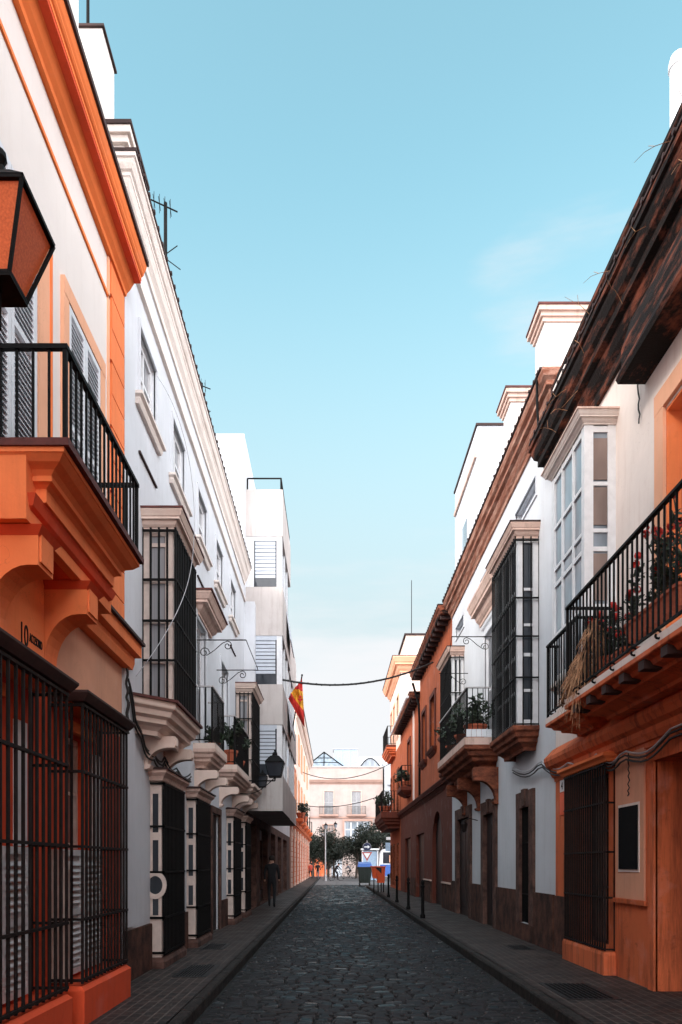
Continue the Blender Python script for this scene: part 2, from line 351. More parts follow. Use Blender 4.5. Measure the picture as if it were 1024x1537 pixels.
# ------------------------------------------------------------------ building parts
def facade(H, P, u0, u1, z0, z1, mat, ops=(), depth=4, rev=.22, top=True, name='wall'):
    mb = MB(); us = sorted({u0, u1} | {v for o in ops for v in o[:2]}); zs = sorted({z0, z1} | {v for o in ops for v in o[2:4]})
    us = [u for u in us if u0 <= u <= u1]; zs = [z for z in zs if z0 <= z <= z1]
    for a, b in zip(us, us[1:]):
        for c, d in zip(zs, zs[1:]):
            mu, mz = (a + b) / 2, (c + d) / 2
            if any(o[0] < mu < o[1] and o[2] < mz < o[3] for o in ops): continue
            mb.add([P.p(a, c, 0), P.p(b, c, 0), P.p(b, d, 0), P.p(a, d, 0)], [(0, 1, 2, 3)])
    for o in ops:
        a, b, c, d = o[:4]; r = o[4] if len(o) > 4 else rev
        q = [P.p(a, c, 0), P.p(b, c, 0), P.p(b, d, 0), P.p(a, d, 0), P.p(a, c, -r), P.p(b, c, -r), P.p(b, d, -r), P.p(a, d, -r)]
        mb.add(q, [(0, 1, 5, 4), (1, 2, 6, 5), (2, 3, 7, 6), (3, 0, 4, 7), (4, 5, 6, 7)])
    q = [P.p(u0, z0, 0), P.p(u1, z0, 0), P.p(u1, z1, 0), P.p(u0, z1, 0), P.p(u0, z0, -depth), P.p(u1, z0, -depth), P.p(u1, z1, -depth), P.p(u0, z1, -depth)]
    fs = [(1, 2, 6, 5), (0, 3, 7, 4), (4, 5, 6, 7)]
    if top: fs.append((3, 2, 6, 7))
    mb.add(q, fs)
    return mb.build(name, mat, H)
def window(H, P, u0, u1, z0, z1, rec=.16, cols=2, rows=3, fm='wood_white', pm='glass', name='window', fw=.055, mw=.03):
    mb = MB(); w0, w1 = -rec - .05, -rec
    mb.box(P, u0, u0 + fw, z0, z1, w0, w1); mb.box(P, u1 - fw, u1, z0, z1, w0, w1)
    mb.box(P, u0 + fw, u1 - fw, z0, z0 + fw, w0, w1); mb.box(P, u0 + fw, u1 - fw, z1 - fw, z1, w0, w1)
    for i in range(1, cols):
        u = u0 + (u1 - u0) * i / cols; mb.box(P, u - mw / 2, u + mw / 2, z0 + fw, z1 - fw, w0, w1 - .004)
    for i in range(1, rows):
        z = z0 + (z1 - z0) * i / rows; mb.box(P, u0 + fw, u1 - fw, z - mw / 2, z + mw / 2, w0, w1 - .008)
    f = mb.build(name, M[fm], H)
    MB().box(P, u0 + .01, u1 - .01, z0 + .01, z1 - .01, w0 + .008, w0 + .02).build('pane', M[pm], f)
    return f
def louvre(H, P, u0, u1, z0, z1, w, leaves=2, pitch=.055, mat='louvre', name='shutter', st=.06, hinge=None):
    for i in range(leaves):
        a = u0 + (u1 - u0) * i / leaves + .004; b = u0 + (u1 - u0) * (i + 1) / leaves - .004; mb = MB()
        mb.box(P, a, a + st, z0, z1, w, w + .035); mb.box(P, b - st, b, z0, z1, w, w + .035)
        zs = [z0, (z0 + z1) / 2 - st / 2, z1 - st] if z1 - z0 > 1.2 else [z0, z1 - st]
        for z in zs: mb.box(P, a + st, b - st, z, z + st, w, w + .035)
        mb.box(P, a + st, b - st, z0 + .01, z1 - .01, w - .006, w - .003)
        z = z0 + st + .01
        while z < z1 - st - .05:
            if all(not (zz - .05 < z < zz + st) for zz in zs):
                q = P.p; mb.hexa([q(a + st, z + .035, w), q(b - st, z + .035, w), q(b - st, z, w + .033), q(a + st, z, w + .033),
                                  q(a + st, z + .043, w), q(b - st, z + .043, w), q(b - st, z + .008, w + .033), q(a + st, z + .008, w + .033)])
            z += pitch
        mb.build(name, M[mat], H)
def surround(H, P, u0, u1, z0, z1, t, p, mat, bottom=False, name='window_surround'):
    mb = MB(); mb.box(P, u0 - t, u0, z0, z1, -.02, p); mb.box(P, u1, u1 + t, z0, z1, -.02, p); mb.box(P, u0 - t, u1 + t, z1, z1 + t, -.02, p + .002)
    if bottom: mb.box(P, u0 - t, u1 + t, z0 - t, z0, -.02, p + .002)
    return mb.build(name, M[mat] if isinstance(mat, str) else mat, H)
def cornice(H, P, path, prof, mat, name='cornice'):
    return MB().mould(P, path, prof).build(name, M[mat], H)
def prof_cornice(z0, z1, w):
    """stepped classical cornice between z0 and z1, projecting w"""
    h = z1 - z0
    return [(-.03, z0), (.12 * w, z0), (.12 * w, z0 + .12 * h), (.2 * w, z0 + .16 * h), (.34 * w, z0 + .26 * h), (.42 * w, z0 + .38 * h), (.44 * w, z0 + .46 * h),
            (.72 * w, z0 + .48 * h), (.72 * w, z0 + .6 * h), (.80 * w, z0 + .64 * h), (.9 * w, z0 + .78 * h), (.97 * w, z0 + .88 * h), (1.0 * w, z0 + .9 * h), (1.0 * w, z1), (-.03, z1)]
def prof_under(z0, z1, w):
    """corbelled moulding below a slab: widest on top; offsets measured inwards from the slab edge (negative)"""
    h = z1 - z0
    return [(-w, z0), (-.82 * w, z0), (-.80 * w, z0 + .14 * h), (-.62 * w, z0 + .26 * h), (-.42 * w, z0 + .34 * h), (-.40 * w, z0 + .48 * h), (-.22 * w, z0 + .56 * h),
            (-.16 * w, z0 + .72 * h), (-.02 * w, z0 + .8 * h), (0, z0 + .84 * h), (0, z1), (-w, z1)]
def box_path(u0, u1, w, back=-.02): return [(u0, back), (u0, w), (u1, w), (u1, back)]
def cage(H, P, u0, u1, w, z0, z1, hz, sp=.11, t=.022, mat='iron_brown', name='window_grille', parent=None, near=True):
    path = box_path(u0, u1, w, .0); mb = MB(); mb.bars(P, path, z0, z1, sp, t)
    for z in hz: mb.rail(P, path, z - .012, .024, t + .012)
    return mb.build(name, M[mat], parent or H)
def balcony(H, P, u0, u1, w, zf, rh, slab_h, under_h, mat, mat2, sp=.12, t=.016, over=.07, railmat='iron', top_t=.05, dado=None, scrolls=False):
    mb = MB(); path = box_path(u0 - over, u1 + over, w + over)
    uw = min(w * .8, .5)
    mb.box(P, u0 - over + .003, u1 + over - .003, zf - slab_h + .002, zf - .002, -.02, w + over - .003)
    mb.mould(P, path, [(0, zf - slab_h), (0, zf), (-.1, zf), (-.1, zf - slab_h)])
    root = mb.build('balcony', M[mat], H)
    MB().mould(P, path, prof_under(zf - slab_h - under_h, zf - slab_h - .001, uw)).box(P, u0 - over + uw - .01, u1 + over - uw + .01, zf - slab_h - under_h + .003, zf - slab_h - .003, -.02, w + over - uw + .01).build('moulding', M[mat2], root)
    rp = box_path(u0, u1, w, 0); mb = MB(); mb.bars(P, rp, zf + .06, zf + rh, sp, t)
    mb.rail(P, rp, zf + .06, .022, t + .01)
    for (u, ww) in ((u0, w), (u1, w)): mb.box(P, u - .016, u + .016, zf, zf + rh, ww - .016, ww + .016)
    if scrolls:
        n = int((u1 - u0) / .55)
        for i in range(n + 1):
            u = u0 + (u1 - u0) * i / n; pts = [P.p(u, zf - .02 + .06 * math.sin(a) * (1 - a / 9), w + .05 + .06 * math.cos(a) * (1 - a / 9)) for a in [x * .5 for x in range(15)]]
            mb.tube(pts, .012, 5)
    rl = mb.build('railing', M['iron'], root)
    MB().rail(P, rp, zf + rh, .028, top_t).build('handrail', M[railmat], root)
    return root
def corbel(H, P, u0, u1, w, z0, z1, mat, name='bracket'):
    """scroll bracket carrying a balcony: block on top, concave curve down to a small foot on the wall"""
    hb = (z1 - z0) * .38; pts = [(-.02, z1), (w, z1), (w, z1 - hb)]
    for i in range(9):
        a = PI / 2 * i / 8; pts.append((w * .82 - (w * .72) * math.sin(a), z1 - hb - (z1 - z0 - hb) * .9 * (1 - math.cos(a))))
    pts += [(w * .22, z0 + .02), (w * .16, z0 - .03), (-.02, z0 - .05)]
    mb = MB().prism(P, u0, u1, pts); mb.box(P, u0 + .03, u1 - .03, z1 - hb + .03, z1 - .03, w, w + .015)
    return mb.build(name, M[mat], H)
def bay(H, P, u0, u1, w, z0, z1, ncols, rows, nearcols=1, fm='wood_cream', pm='curtain', grille=True, hz=(), cap=(.13, .24), capm='cream', base=(.45, .1), basem='trim_rose', roofm='cap', sp=.13, fw=.10, gt=.02, basepath=None):
    mb = MB(); t = .05
    us = [u0 + (u1 - u0) * i / ncols for i in range(ncols + 1)]
    for i, u in enumerate(us):
        h = fw if i in (0, ncols) else .05
        a = u if i == 0 else (u - h if i == ncols else u - h / 2); mb.box(P, a, a + h, z0, z1, w - t, w)
    for s_, uu in ((0, u0), (1, u1 - t)):
        mb.box(P, uu, uu + t, z0, z1, -.02, fw * .9); mb.box(P, uu, uu + t, z0, z1, w - fw, w - t - .001)
        for j in range(1, nearcols): ww = w * j / nearcols; mb.box(P, uu + .004, uu + t - .004, z0, z1, ww - .03, ww + .03)
    for z, h in rows:
        mb.box(P, u0 + .006, u1 - .006, z, z + h, w - t + .006, w - .006)
        for uu in (u0 + .006, u1 - t + .006): mb.box(P, uu, uu + t - .012, z, z + h, -.02, w - t + .002)
    b = mb.build('bay_window', M[fm], H)
    MB().box(P, u0 + .03, u1 - .03, z0 + .005, z1 - .005, -.02, w - .03).build('pane', M[pm], b)
    cw, chh = cap
    MB().mould(P, box_path(u0, u1, w), prof_cornice(z1, z1 + chh, cw)).box(P, u0 + .002, u1 - .002, z1, z1 + chh - .01, -.02, w - .002).build('cornice', M[capm], b)
    MB().mould(P, box_path(u0, u1, w), [(-w * .9, z1 + chh + .001), (cw + .015, z1 + chh + .001), (cw + .015, z1 + chh + .025), (-w * .9, z1 + chh + .09)]).build('roof', M[roofm], b)
    bh, bo = base; bp = basepath or box_path(u0 - bo, u1 + bo, w + bo)
    mb = MB().mould(P, bp, prof_under(z0 - bh, z0, w * .8))
    mb.build('base', M[basem], b)
    if grille:
        cage(H, P, u0 - .05, u1 + .05, w + .05, z0 - .02, z1 + .02, hz, sp, gt, 'iron', parent=b, name='grille')
    return b
def tiles_edge(H, P, u0, u1, w, z, name='roof_edge', mat='cap', h=.06, bump_every=.26):
    """thin dark tile edge on top of a cornice, with the rounded tile ends modelled"""
    mb = MB().box(P, u0, u1, z, z + h * .6, -.6, w)
    n = int((u1 - u0) / bump_every)
    for i in range(n):
        u = u0 + (i + .5) * (u1 - u0) / n; r = bump_every * .36
        mb.tube([P.p(u, z + h * .6, -.5), P.p(u, z + h * .55, w + .012 + random.uniform(-.008, .008))], r * .34, 6)
    return mb.build(name, M[mat], H)

# ================================================================== the ground
PAVE = .12
MB().add([(-1500, -1500, -.06), (1500, -1500, -.06), (1500, 1500, -.06), (-1500, 1500, -.06)], [(0, 1, 2, 3)]).build('ground', M['ground'])['kind'] = 'structure'
KL, KR = -1.42, 2.30       # kerb lines
U_END = 58.0
mb = MB().xbox(KL - .02, KR + .02, -10, U_END, -.05, -.022); struct(mb.build('road_bed', M['joint']))
mb = MB(); y = .8
def crown(x): t = (x - (KL + KR) / 2) / ((KR - KL) / 2); return .035 * (1 - t * t) - .03
while y < U_END:
    rh = random.uniform(.098, .125) if y < 30 else .16; x = KL + .005 - random.uniform(0, .12)
    while x < KR - .03:
        wd_ = random.uniform(.15, .25) if y < 30 else random.uniform(.2, .3); x0, x1 = max(x, KL + .004), min(x + wd_, KR - .004)
        if x1 - x0 > .05:
            g = .010; dz = random.uniform(-.008, .008); tx, ty = random.uniform(-.007, .007), random.uniform(-.009, .009)
            vs = []
            wob = .05 * math.sin(y * .7) * .2
            for ins, z in ((g, -.04), (g + .002, -.012), (g + .014, .001 + random.uniform(-.001, .003)), (g + .032, .008)):
                for cx, cy in ((x0 + ins, y + ins), (x1 - ins, y + ins), (x1 - ins, y + rh - ins), (x0 + ins, y + rh - ins)):
                    jx = random.uniform(-.002, .002); jy = random.uniform(-.002, .002)
                    zz = z + (dz + (tx if cx > (x0 + x1) / 2 else -tx) + (ty if cy > y + rh / 2 else -ty)) * (z > -.02)
                    vs.append((cx + jx, cy + jy + wob, zz + crown(cx)))
            fs = [(12, 13, 14, 15)]
            for r in range(3):
                for j in range(4): fs.append((r * 4 + j, r * 4 + (j + 1) % 4, r * 4 + 4 + (j + 1) % 4, r * 4 + 4 + j))
            mb.add(vs, fs)
        x += wd_
    y += rh
rd = mb.build('road', M['cobble']); struct(rd)
for nm, x0, x1 in (('pavement', -3.6, KL - .13), ('pavement', KR + .13, 4.6)):
    struct(MB().add([(x0, -10, PAVE), (x1, -10, PAVE), (x1, 52 if x1 > 0 else 88, PAVE), (x0, 52 if x1 > 0 else 88, PAVE)], [(0, 1, 2, 3)]).build(nm, M['paving']))
for a, b in ((KL - .13, KL), (KR, KR + .13)):
    mb = MB(); y = -2.0
    while y < (88 if a < 0 else 52):
        L = random.uniform(.7, 1.15); z = PAVE + random.uniform(-.003, .005); e = .012
        vs = []
        for ins, zz in ((0, -.05), (0, z - .02), (.014, z)):
            vs += [(a + ins, y + .004 + ins * .5, zz), (b - ins, y + .004 + ins * .5, zz), (b - ins, y + L - .004 - ins * .5, zz), (a + ins, y + L - .004 - ins * .5, zz)]
        fs = [(8, 9, 10, 11)]
        for r in range(2):
            for j in range(4): fs.append((r * 4 + j, r * 4 + (j + 1) % 4, r * 4 + 4 + (j + 1) % 4, r * 4 + 4 + j))
        mb.add(vs, fs); y += L
    struct(mb.build('kerb', M['kerb']))
struct(MB().add([(-60, U_END, .0), (60, U_END, .0), (60, 130, .0), (-60, 130, .0)], [(0, 1, 2, 3)]).build('plaza', M['plaza']))

# ================================================================== HOUSE A : ivory and orange, left foreground
P = LW; A1 = 9.43
A = thing('house', 'ivory house with bright orange trim, balcony and window grilles at the left front', 'house', (-2.6, 4, 0))
facade(A, P, -10, A1, 0, 3.15, M['orange_deep'], [(4.9, 5.9, 1.75, 2.9, .2), (7.5, 8.1, 1.75, 2.9, .2)], top=False)
facade(A, P, -10, A1, 3.15, 4.36, M['peach'], top=False)
facade(A, P, -10, A1, 4.36, 9.02, M['ivory'], [(5.5, 6.55, 4.75, 7.15, .2), (7.45, 8.45, 4.75, 7.05, .2)])
MB().box(P, -9.9, A1 - .4, 9.02, 11.9, -4, -.4).build('roof_room', M['ivory'], A)
MB().box(P, -9.9, A1 - .38, 11.9, 11.96, -4, -.37).build('coping', M['cap'], A)
cornice(A, P, [(-10, 0), (A1 + .02, 0)], [(-.03, 8.60), (.05, 8.60), (.06, 8.64), (.10, 8.68), (.135, 8.74), (.15, 8.76), (-.03, 8.76)], 'orange_trim')
cornice(A, P, [(-10, 0), (A1 + .02, 0)], [(-.03, 8.761), (.23, 8.761), (.23, 8.80), (-.03, 8.80)], 'orange_deep')
cornice(A, P, [(-10, 0), (A1 + .03, 0)], [(-.03, 8.801), (.235, 8.801), (.235, 8.84), (.25, 8.85), (.265, 8.87), (.265, 8.885), (.28, 8.91), (.295, 8.95), (.30, 8.98), (-.03, 8.98)], 'orange_trim')
MB().box(P, -9.9, A1 + .04, 8.981, 9.04, -.4, .325).build('roof_edge', M['cap'], A)
cornice(A, P, [(-10, 0), (8.86, 0)], [(-.02, 8.12), (.02, 8.12), (.02, 8.16), (-.02, 8.16)], 'orange_trim', name='string_course')
# quoin pilaster of blocks with pale joints
mb = MB(); z = 4.42; i = 0
while z < 8.55:
    h = .36; mb.box(P, 8.90 if i % 2 else 8.86, A1 - .01, z, min(z + h, 8.58), -.02, .035); z += h + .018; i += 1
mb.build('quoin', M['orange'], A)
MB().box(P, 8.80, 8.855, 4.40, 8.59, -.02, .02).build('pilaster', M['peach_light'], A)
# upper windows with orange frames
surround(A, P, 5.5, 6.6, 4.72, 7.12, .0001, .001, 'ivory') if False else None
mb = MB(); mb.box(P, 6.70, 6.95, 4.7, 7.2, -.02, .03); mb.build('window_surround', M['peach_light'], A)
MB().box(P, 6.952, 7.0, 4.7, 7.2, -.02, .04).build('window_surround', M['orange_trim'], A)
MB().box(P, 6.6, 6.698, 4.7, 7.25, -.02, .015).build('window_surround', M['wood_white'], A)
louvre(A, P, 4.5, 6.58, 4.75, 7.14, .02, leaves=4, pitch=.05)
mb = MB(); mb.box(P, 7.30, 7.44, 4.7, 7.06, -.02, .04); mb.box(P, 8.46, 8.62, 4.7, 7.06, -.02, .04); mb.box(P, 7.30, 8.62, 7.061, 7.22, -.02, .043)
mb.build('window_surround', M['peach_light'], A)
louvre(A, P, 7.45, 8.45, 4.75, 7.05, .0, leaves=2, pitch=.05)
# big orange balcony
bz = 4.62
b = MB(); pth = box_path(5.52, 7.68, .66)
b.box(P, 5.54, 7.66, 4.10, bz - .02, -.02, .38)
b.mould(P, pth, [(-.34, 4.30), (-.20, 4.30), (-.20, 4.40), (-.17, 4.42), (-.14, 4.43), (-.14, 4.47), (-.11, 4.50), (-.05, 4.53), (-.01, 4.57), (0, 4.575), (0, bz - .01), (-.34, bz - .01)])
b.box(P, 5.76, 7.44, 4.31, 4.6, .30, .445)
bal = b.build('balcony', M['orange'], A)
MB().mould(P, box_path(5.70, 7.50, .30), [(-.25, 4.095), (0, 4.10), (.03, 4.16), (.11, 4.22), (.14, 4.298), (-.25, 4.298)]).build('moulding', M['orange_deep'], bal)
MB().box(P, 5.50, 7.70, bz - .009, bz + .045, -.02, .70).build('floor_edge', M['tile_red'], bal)
rp = box_path(5.72, 7.80, .60, 0)
mb = MB().bars(P, rp, bz + .12, 5.44, .122, .017); mb.rail(P, rp, bz + .11, .03, .024)
for (u, w) in ((5.72, .6), (7.8, .6)): mb.box(P, u - .016, u + .016, bz + .04, 5.45, w - .016, w + .016)
mb.build('railing', M['iron'], bal); MB().rail(P, rp, 5.44, .035, .045).build('handrail', M['iron'], bal)
for u in (5.66, 6.78):
    corbel(A, P, u, u + .3, .42, 3.36, 4.09, 'orange')
    MB().mould(P, [(u - .0, -.01), (u, .42), (u + .3, .42), (u + .3, -.01)], [(-.1, 4.03), (0, 4.03), (.05, 4.092), (-.1, 4.092)]).build('bracket', M['orange_deep'], A)
MB().box(P, -10, 6.76, 3.16, 4.34, -.02, .05).build('pier', M['orange'], A)
# ledge past the balcony
MB().mould(P, [(7.0, 0), (A1 + .03, 0), (A1 + .03, -.5)], [(-.03, 4.02), (.10, 4.02), (.12, 4.10), (.12, 4.17), (.19, 4.19), (.19, 4.34), (-.03, 4.34)]).build('string_course', M['orange'], A)
MB().mould(P, [(7.0, 0), (A1 + .03, 0), (A1 + .03, -.5)], [(-.03, 4.341), (.23, 4.341), (.23, 4.375), (.0, 4.43), (-.03, 4.43)]).build('roof_edge', M['cap'], A)
# barred window cages on the ground floor
for (u0, u1, n) in ((4.1, 6.61, 2), (7.03, 8.53, 1)):
    cg = cage(A, P, u0, u1, .30, .50, 3.08, (.53, 1.09, 1.76, 2.45, 3.06), (.135 if n == 2 else .118), .022)
    MB().mould(P, box_path(u0 - .02, u1 + .02, .31), [(-.2, 3.09), (.02, 3.09), (.05, 3.13), (.07, 3.16), (.07, 3.18), (-.3, 3.22)]).build('canopy', M['cap'], cg)
    MB().box(P, u0 - .0, u1, 3.085, 3.15, -.01, .2).build('soffit', M['orange'], cg)
    MB().mould(P, box_path(u0 - .04, u1 + .02, .32), [(-.34, .10), (.015, .10), (.02, .44), (-.02, .48), (-.34, .48)]).box(P, u0, u1, .1, .47, -.02, .2).build('sill_block', M['orange_deep'], cg)
for (a, b_, c, d) in ((4.9, 5.9, 4.25, 6.42), (7.5, 8.1, 7.2, 8.44)):
    window(A, P, a, b_, 1.76, 2.89, .1, 2, 2, 'wood_cream', 'glass_brown')
    louvre(A, P, c, d, .52, 1.74, .022, leaves=4 if d - c > 1.5 else 2, pitch=.062, mat='wood_white')
    MB().prism(P, c - .13, c - .01, [(-.02, .5), (.16, .5), (.16, 1.55), (.12, 1.62), (.12, 1.72), (-.02, 1.74)]).build('shutter', M['wood_cream'], A)
    MB().box(P, d - .2, d + .02, 1.75, 2.78, -.01, .03).build('shutter', M['wood_white'], A)
    MB().box(P, a - .06, b_ + .06, 2.9, 3.0, -.02, .06).build('lintel', M['orange'], A)
# lettering
def text(body, size, loc_fn, mat, parent, name='lettering', ext=.004, sx=1.0, w=.055):
    cu = bpy.data.curves.new('t', 'FONT'); cu.body = body; cu.size = size; cu.extrude = ext
    to = bpy.data.objects.new('t', cu); COL.objects.link(to); bpy.context.view_layer.update()
    me = bpy.data.meshes.new_from_object(to.evaluated_get(bpy.context.evaluated_depsgraph_get())); bpy.data.objects.remove(to)
    off = ORG[parent.name] if parent else Vector((0, 0, 0))
    for v in me.vertices: v.co = Vector(loc_fn(v.co.x * sx, v.co.y, v.co.z)) - off
    me.materials.clear(); me.materials.append(mat); me.name = name
    o = bpy.data.objects.new(name, me); COL.objects.link(o)
    if parent: o.parent = parent
    ORG[o.name] = off; return o
text('10', .25, lambda x, y, z: P.p(6.22 + x, 3.41 + y, .052 + z), M['iron'], A, sx=.75)
text('ACCESORIO', .105, lambda x, y, z: P.p(6.43 + x, 3.47 + y, .052 + z), M['iron'], A, sx=.48)

# ================================================================== HOUSE B : long white house
B0, B1 = 9.45, 22.4
B = thing('house', 'long white house on the left with dark barred bays and small upper windows', 'house', (-2.6, 15, 0))
upw = [(10.25, 11.2), (12.35, 13.35), (14.65, 15.65), (16.95, 17.95), (19.3, 20.3)]
ops = [(a, b, 7.85, 8.8, .1) for a, b in upw]
ops += [(14.45, 15.6, 3.95, 6.3, .2), (17.7, 18.9, 3.95, 6.3, .2)]
ops += [(11.05, 12.2, .3, 2.75, .25), (13.75, 14.85, .3, 2.75, .25), (16.3, 17.4, .10, 2.7, .12), (18.85, 19.85, .3, 2.75, .25), (21.3, 22.2, .3, 2.75, .25)]
facade(B, P, B0, B1, 0, 10.0, M['white'], ops)
cornice(B, P, [(B0 + .02, -2.5), (B0 + .02, 0), (B1, 0)], [(-.03, 9.76), (.03, 9.76), (.04, 9.83), (.09, 9.90), (.12, 9.99), (.13, 10.0), (.13, 10.04), (.155, 10.06), (.18, 10.12), (.19, 10.16), (.21, 10.17), (.21, 10.22), (-.03, 10.22)], 'cornice_cream')
MB().box(P, B0 + .03, B1 - .001, 10.0, 10.2, -4, -.031).build('roof', M['white'], B)
tiles_edge(B, P, B0 - .2, B1, .225, 10.221)
cornice(B, P, [(B0 + .01, 0), (B1, 0)], [(-.02, 9.25), (.05, 9.27), (.05, 9.32), (-.02, 9.34)], 'cornice_cream', name='string_course')
MB().box(P, B0 + .01, B0 + .5, .8, 9.24, -.02, .03).build('pilaster', M['white'], B)
for a, b in upw:
    window(B, P, a, b, 7.85, 8.8, .05, 2, 2, 'wood_white', 'curtain', fw=.09, mw=.05)
    surround(B, P, a, b, 7.85, 8.8, .07, .03, 'white')
    MB().mould(P, [(a - .16, -.02), (a - .16, .03), (b + .16, .03), (b + .16, -.02)], [(-.04, 7.66), (.02, 7.66), (.04, 7.71), (.04, 7.74), (.08, 7.76), (.08, 7.80), (-.04, 7.80)]).build('window_sill', M['cornice_cream'], B)
    MB().box(P, a - .02, b + .02, 7.10, 7.125, -.01, .03).build('drip_edge', M['cap'], B)
for u in (10.45, 14.5, 18.3):
    MB().box(P, u, u + .5, 10.3, 10.62, -.25, .05).build('roof_vent', M['tile_red'], B) if u > 14 else None
rws = [(3.74, .09), (4.35, .05), (4.9, .03), (5.45, .05), (5.95, .05), (6.1, .07)]
bay(B, P, 10.5, 11.9, .40, 3.74, 6.17, 3, rws, 1, hz=(3.76, 4.38, 4.92, 5.48, 6.15), base=(.42, .12), basem='cream', roofm='tile_red', cap=(.16, .24), sp=.125, gt=.026,
    basepath=[(9.62, -.02), (10.2, .5), (12.1, .5), (12.35, -.02)])
MB().mould(P, [(9.6, -.03), (10.18, .52), (12.12, .52), (12.38, -.03)], [(-.3, 3.74), (.02, 3.74), (.02, 3.775), (-.3, 3.79)]).build('roof_edge', M['tile_red'], B)
bay(B, P, 20.5, 22.3, .40, 3.74, 6.17, 3, rws, 1, hz=(3.76, 4.38, 4.92, 5.48, 6.15), base=(.42, .12), basem='cream', roofm='tile_red', cap=(.16, .24), sp=.125, gt=.026)
# scroll brackets and arches under the bays and balconies
for u in (10.55, 11.75, 14.35, 15.6, 17.5, 19.7, 20.6, 22.0):
    corbel(B, P, u, u + .2, .42, 2.95, 3.36, 'cream')
for a, b in ((14.45, 15.6), (17.7, 18.9)):
    louvre(B, P, a, b, 3.95, 6.3, -.12, 2, .06, 'wood_white'); surround(B, P, a, b, 3.95, 6.3, .12, .03, 'white')
MB().mould(P, [(14.6, -.02), (14.6, .02), (16.1, .02), (16.1, -.02)], prof_cornice(6.35, 6.72, .30)).build('door_hood', M['trim_rose'], B)
MB().mould(P, [(14.6, -.02), (14.6, .02), (16.1, .02), (16.1, -.02)], [(-.03, 6.721), (.33, 6.721), (.33, 6.75), (-.03, 6.82)]).build('roof_edge', M['tile_red'], B)
balcony(B, P, 14.3, 15.75, .34, 3.85, 1.05, .10, .34, 'cream', 'trim_rose', sp=.13, railmat='rail_pale')
balcony(B, P, 17.4, 20.2, .36, 3.85, 1.10, .10, .34, 'cream', 'trim_rose', sp=.13, railmat='rail_pale')
def ground_window(H, P, u0, u1, w, z0, z1, arch=False):
    f = MB()
    for uu in (u0, u1 - .04): f.box(P, uu, uu + .04, z0, z1, -.02, w)
    f.box(P, u0 + .041, u1 - .041, z0, z0 + .5, -.02, w - .01); f.box(P, u0 + .041, u1 - .041, z1 - .08, z1, -.02, w - .01)
    fr = f.build('window_box', M['wood_cream'], H)
    for z, h in ((z0 + .6, .35), (z0 + 1.12, .55), (z0 + 1.78, .55)):
        MB().box(P, u0 - .004, u0 + .01, z, z + h, .035, w - .045).build('pane', M['glass'], fr)
    MB().box(P, u0 + .05, u1 - .05, z0 + .5, z1 - .1, -.02, w - .03).build('pane', M['glass'], fr)
    mb = MB(); mb.bars(P, [(u0 + .01, w + .035), (u1 - .01, w + .035)], z0 + .02, z1 - .02, .095, .024)
    for z in (z0 + .05, z0 + .55, z0 + 1.2, z0 + 1.85, z1 - .05):
        mb.box(P, u0 - .03, u1 + .03, z, z + .03, w + .02, w + .05); mb.box(P, u0 - .03, u0 - .005, z, z + .03, -.0, w + .05)
    mb.build('grille', M['iron'], fr)
    MB().mould(P, [(u0 - .04, -.02), (u0 - .04, w), (u1 + .04, w), (u1 + .04, -.02)], [(-.12, z1), (.03, z1), (.05, z1 + .06), (.10, z1 + .11), (.10, z1 + .15), (-.12, z1 + .2)]).build('cornice', M['trim_rose'], fr)
    MB().mould(P, [(u0 - .04, -.02), (u0 - .04, w), (u1 + .04, w), (u1 + .04, -.02)], [(-.12, z1 + .15), (.125, z1 + .151), (.125, z1 + .175), (-.12, z1 + .215)]).build('roof_edge', M['cap'], fr)
    MB().mould(P, box_path(u0 - .06, u1 + .06, w + .03), [(-.25, PAVE - .04), (.03, PAVE - .04), (.03, z0 - .06), (.0, z0 - .001), (-.25, z0 - .001)]).build('sill_block', M['stone'], fr)
    return fr
for u0, u1 in ((10.9, 12.36), (13.6, 15.0), (18.7, 20.0), (21.2, 22.35)):
    fr = ground_window(B, P, u0, u1, .16, .27, 2.78)
    if u0 < 11:   # round swelling of the frame with its dark oval
        c = P.p(u0 - .006, 1.30, .075); mb = MB(); ring = []
        for (ro, wo) in ((.20, .012), (.20, -.004), (.13, -.004), (.13, .012)):
            ring.append([(c[0] + math.cos(2 * PI * j / 24) * ro * .8, c[1] - wo * 1.8, c[2] + math.sin(2 * PI * j / 24) * ro) for j in range(24)])
        vs = [v for r in ring for v in r]; mb.add(vs, [(i * 24 + j, i * 24 + (j + 1) % 24, ((i + 1) % 4) * 24 + (j + 1) % 24, ((i + 1) % 4) * 24 + j) for i in range(4) for j in range(24)])
        mb.build('round_frame', M['wood_cream'], fr)
        MB().add([(c[0] + math.cos(2 * PI * j / 24) * .105, c[1] - .008, c[2] + math.sin(2 * PI * j / 24) * .135) for j in range(24)], [tuple(range(24))]).build('pane', M['glass'], fr)
MB().box(P, 16.3, 17.4, .10, 2.7, -.11, -.05).build('door', M['door_dark'], B)
surround(B, P, 16.3, 17.4, .12, 2.7, .14, .05, 'stone', name='door_surround')
for a, b in ((B0 + .02, 10.83), (12.44, 13.53), (15.07, 16.15), (17.55, 18.63), (20.07, 21.13)):
    MB().box(P, a, b, .10, .76, -.02, .045).build('plinth', M['plinth'], B)
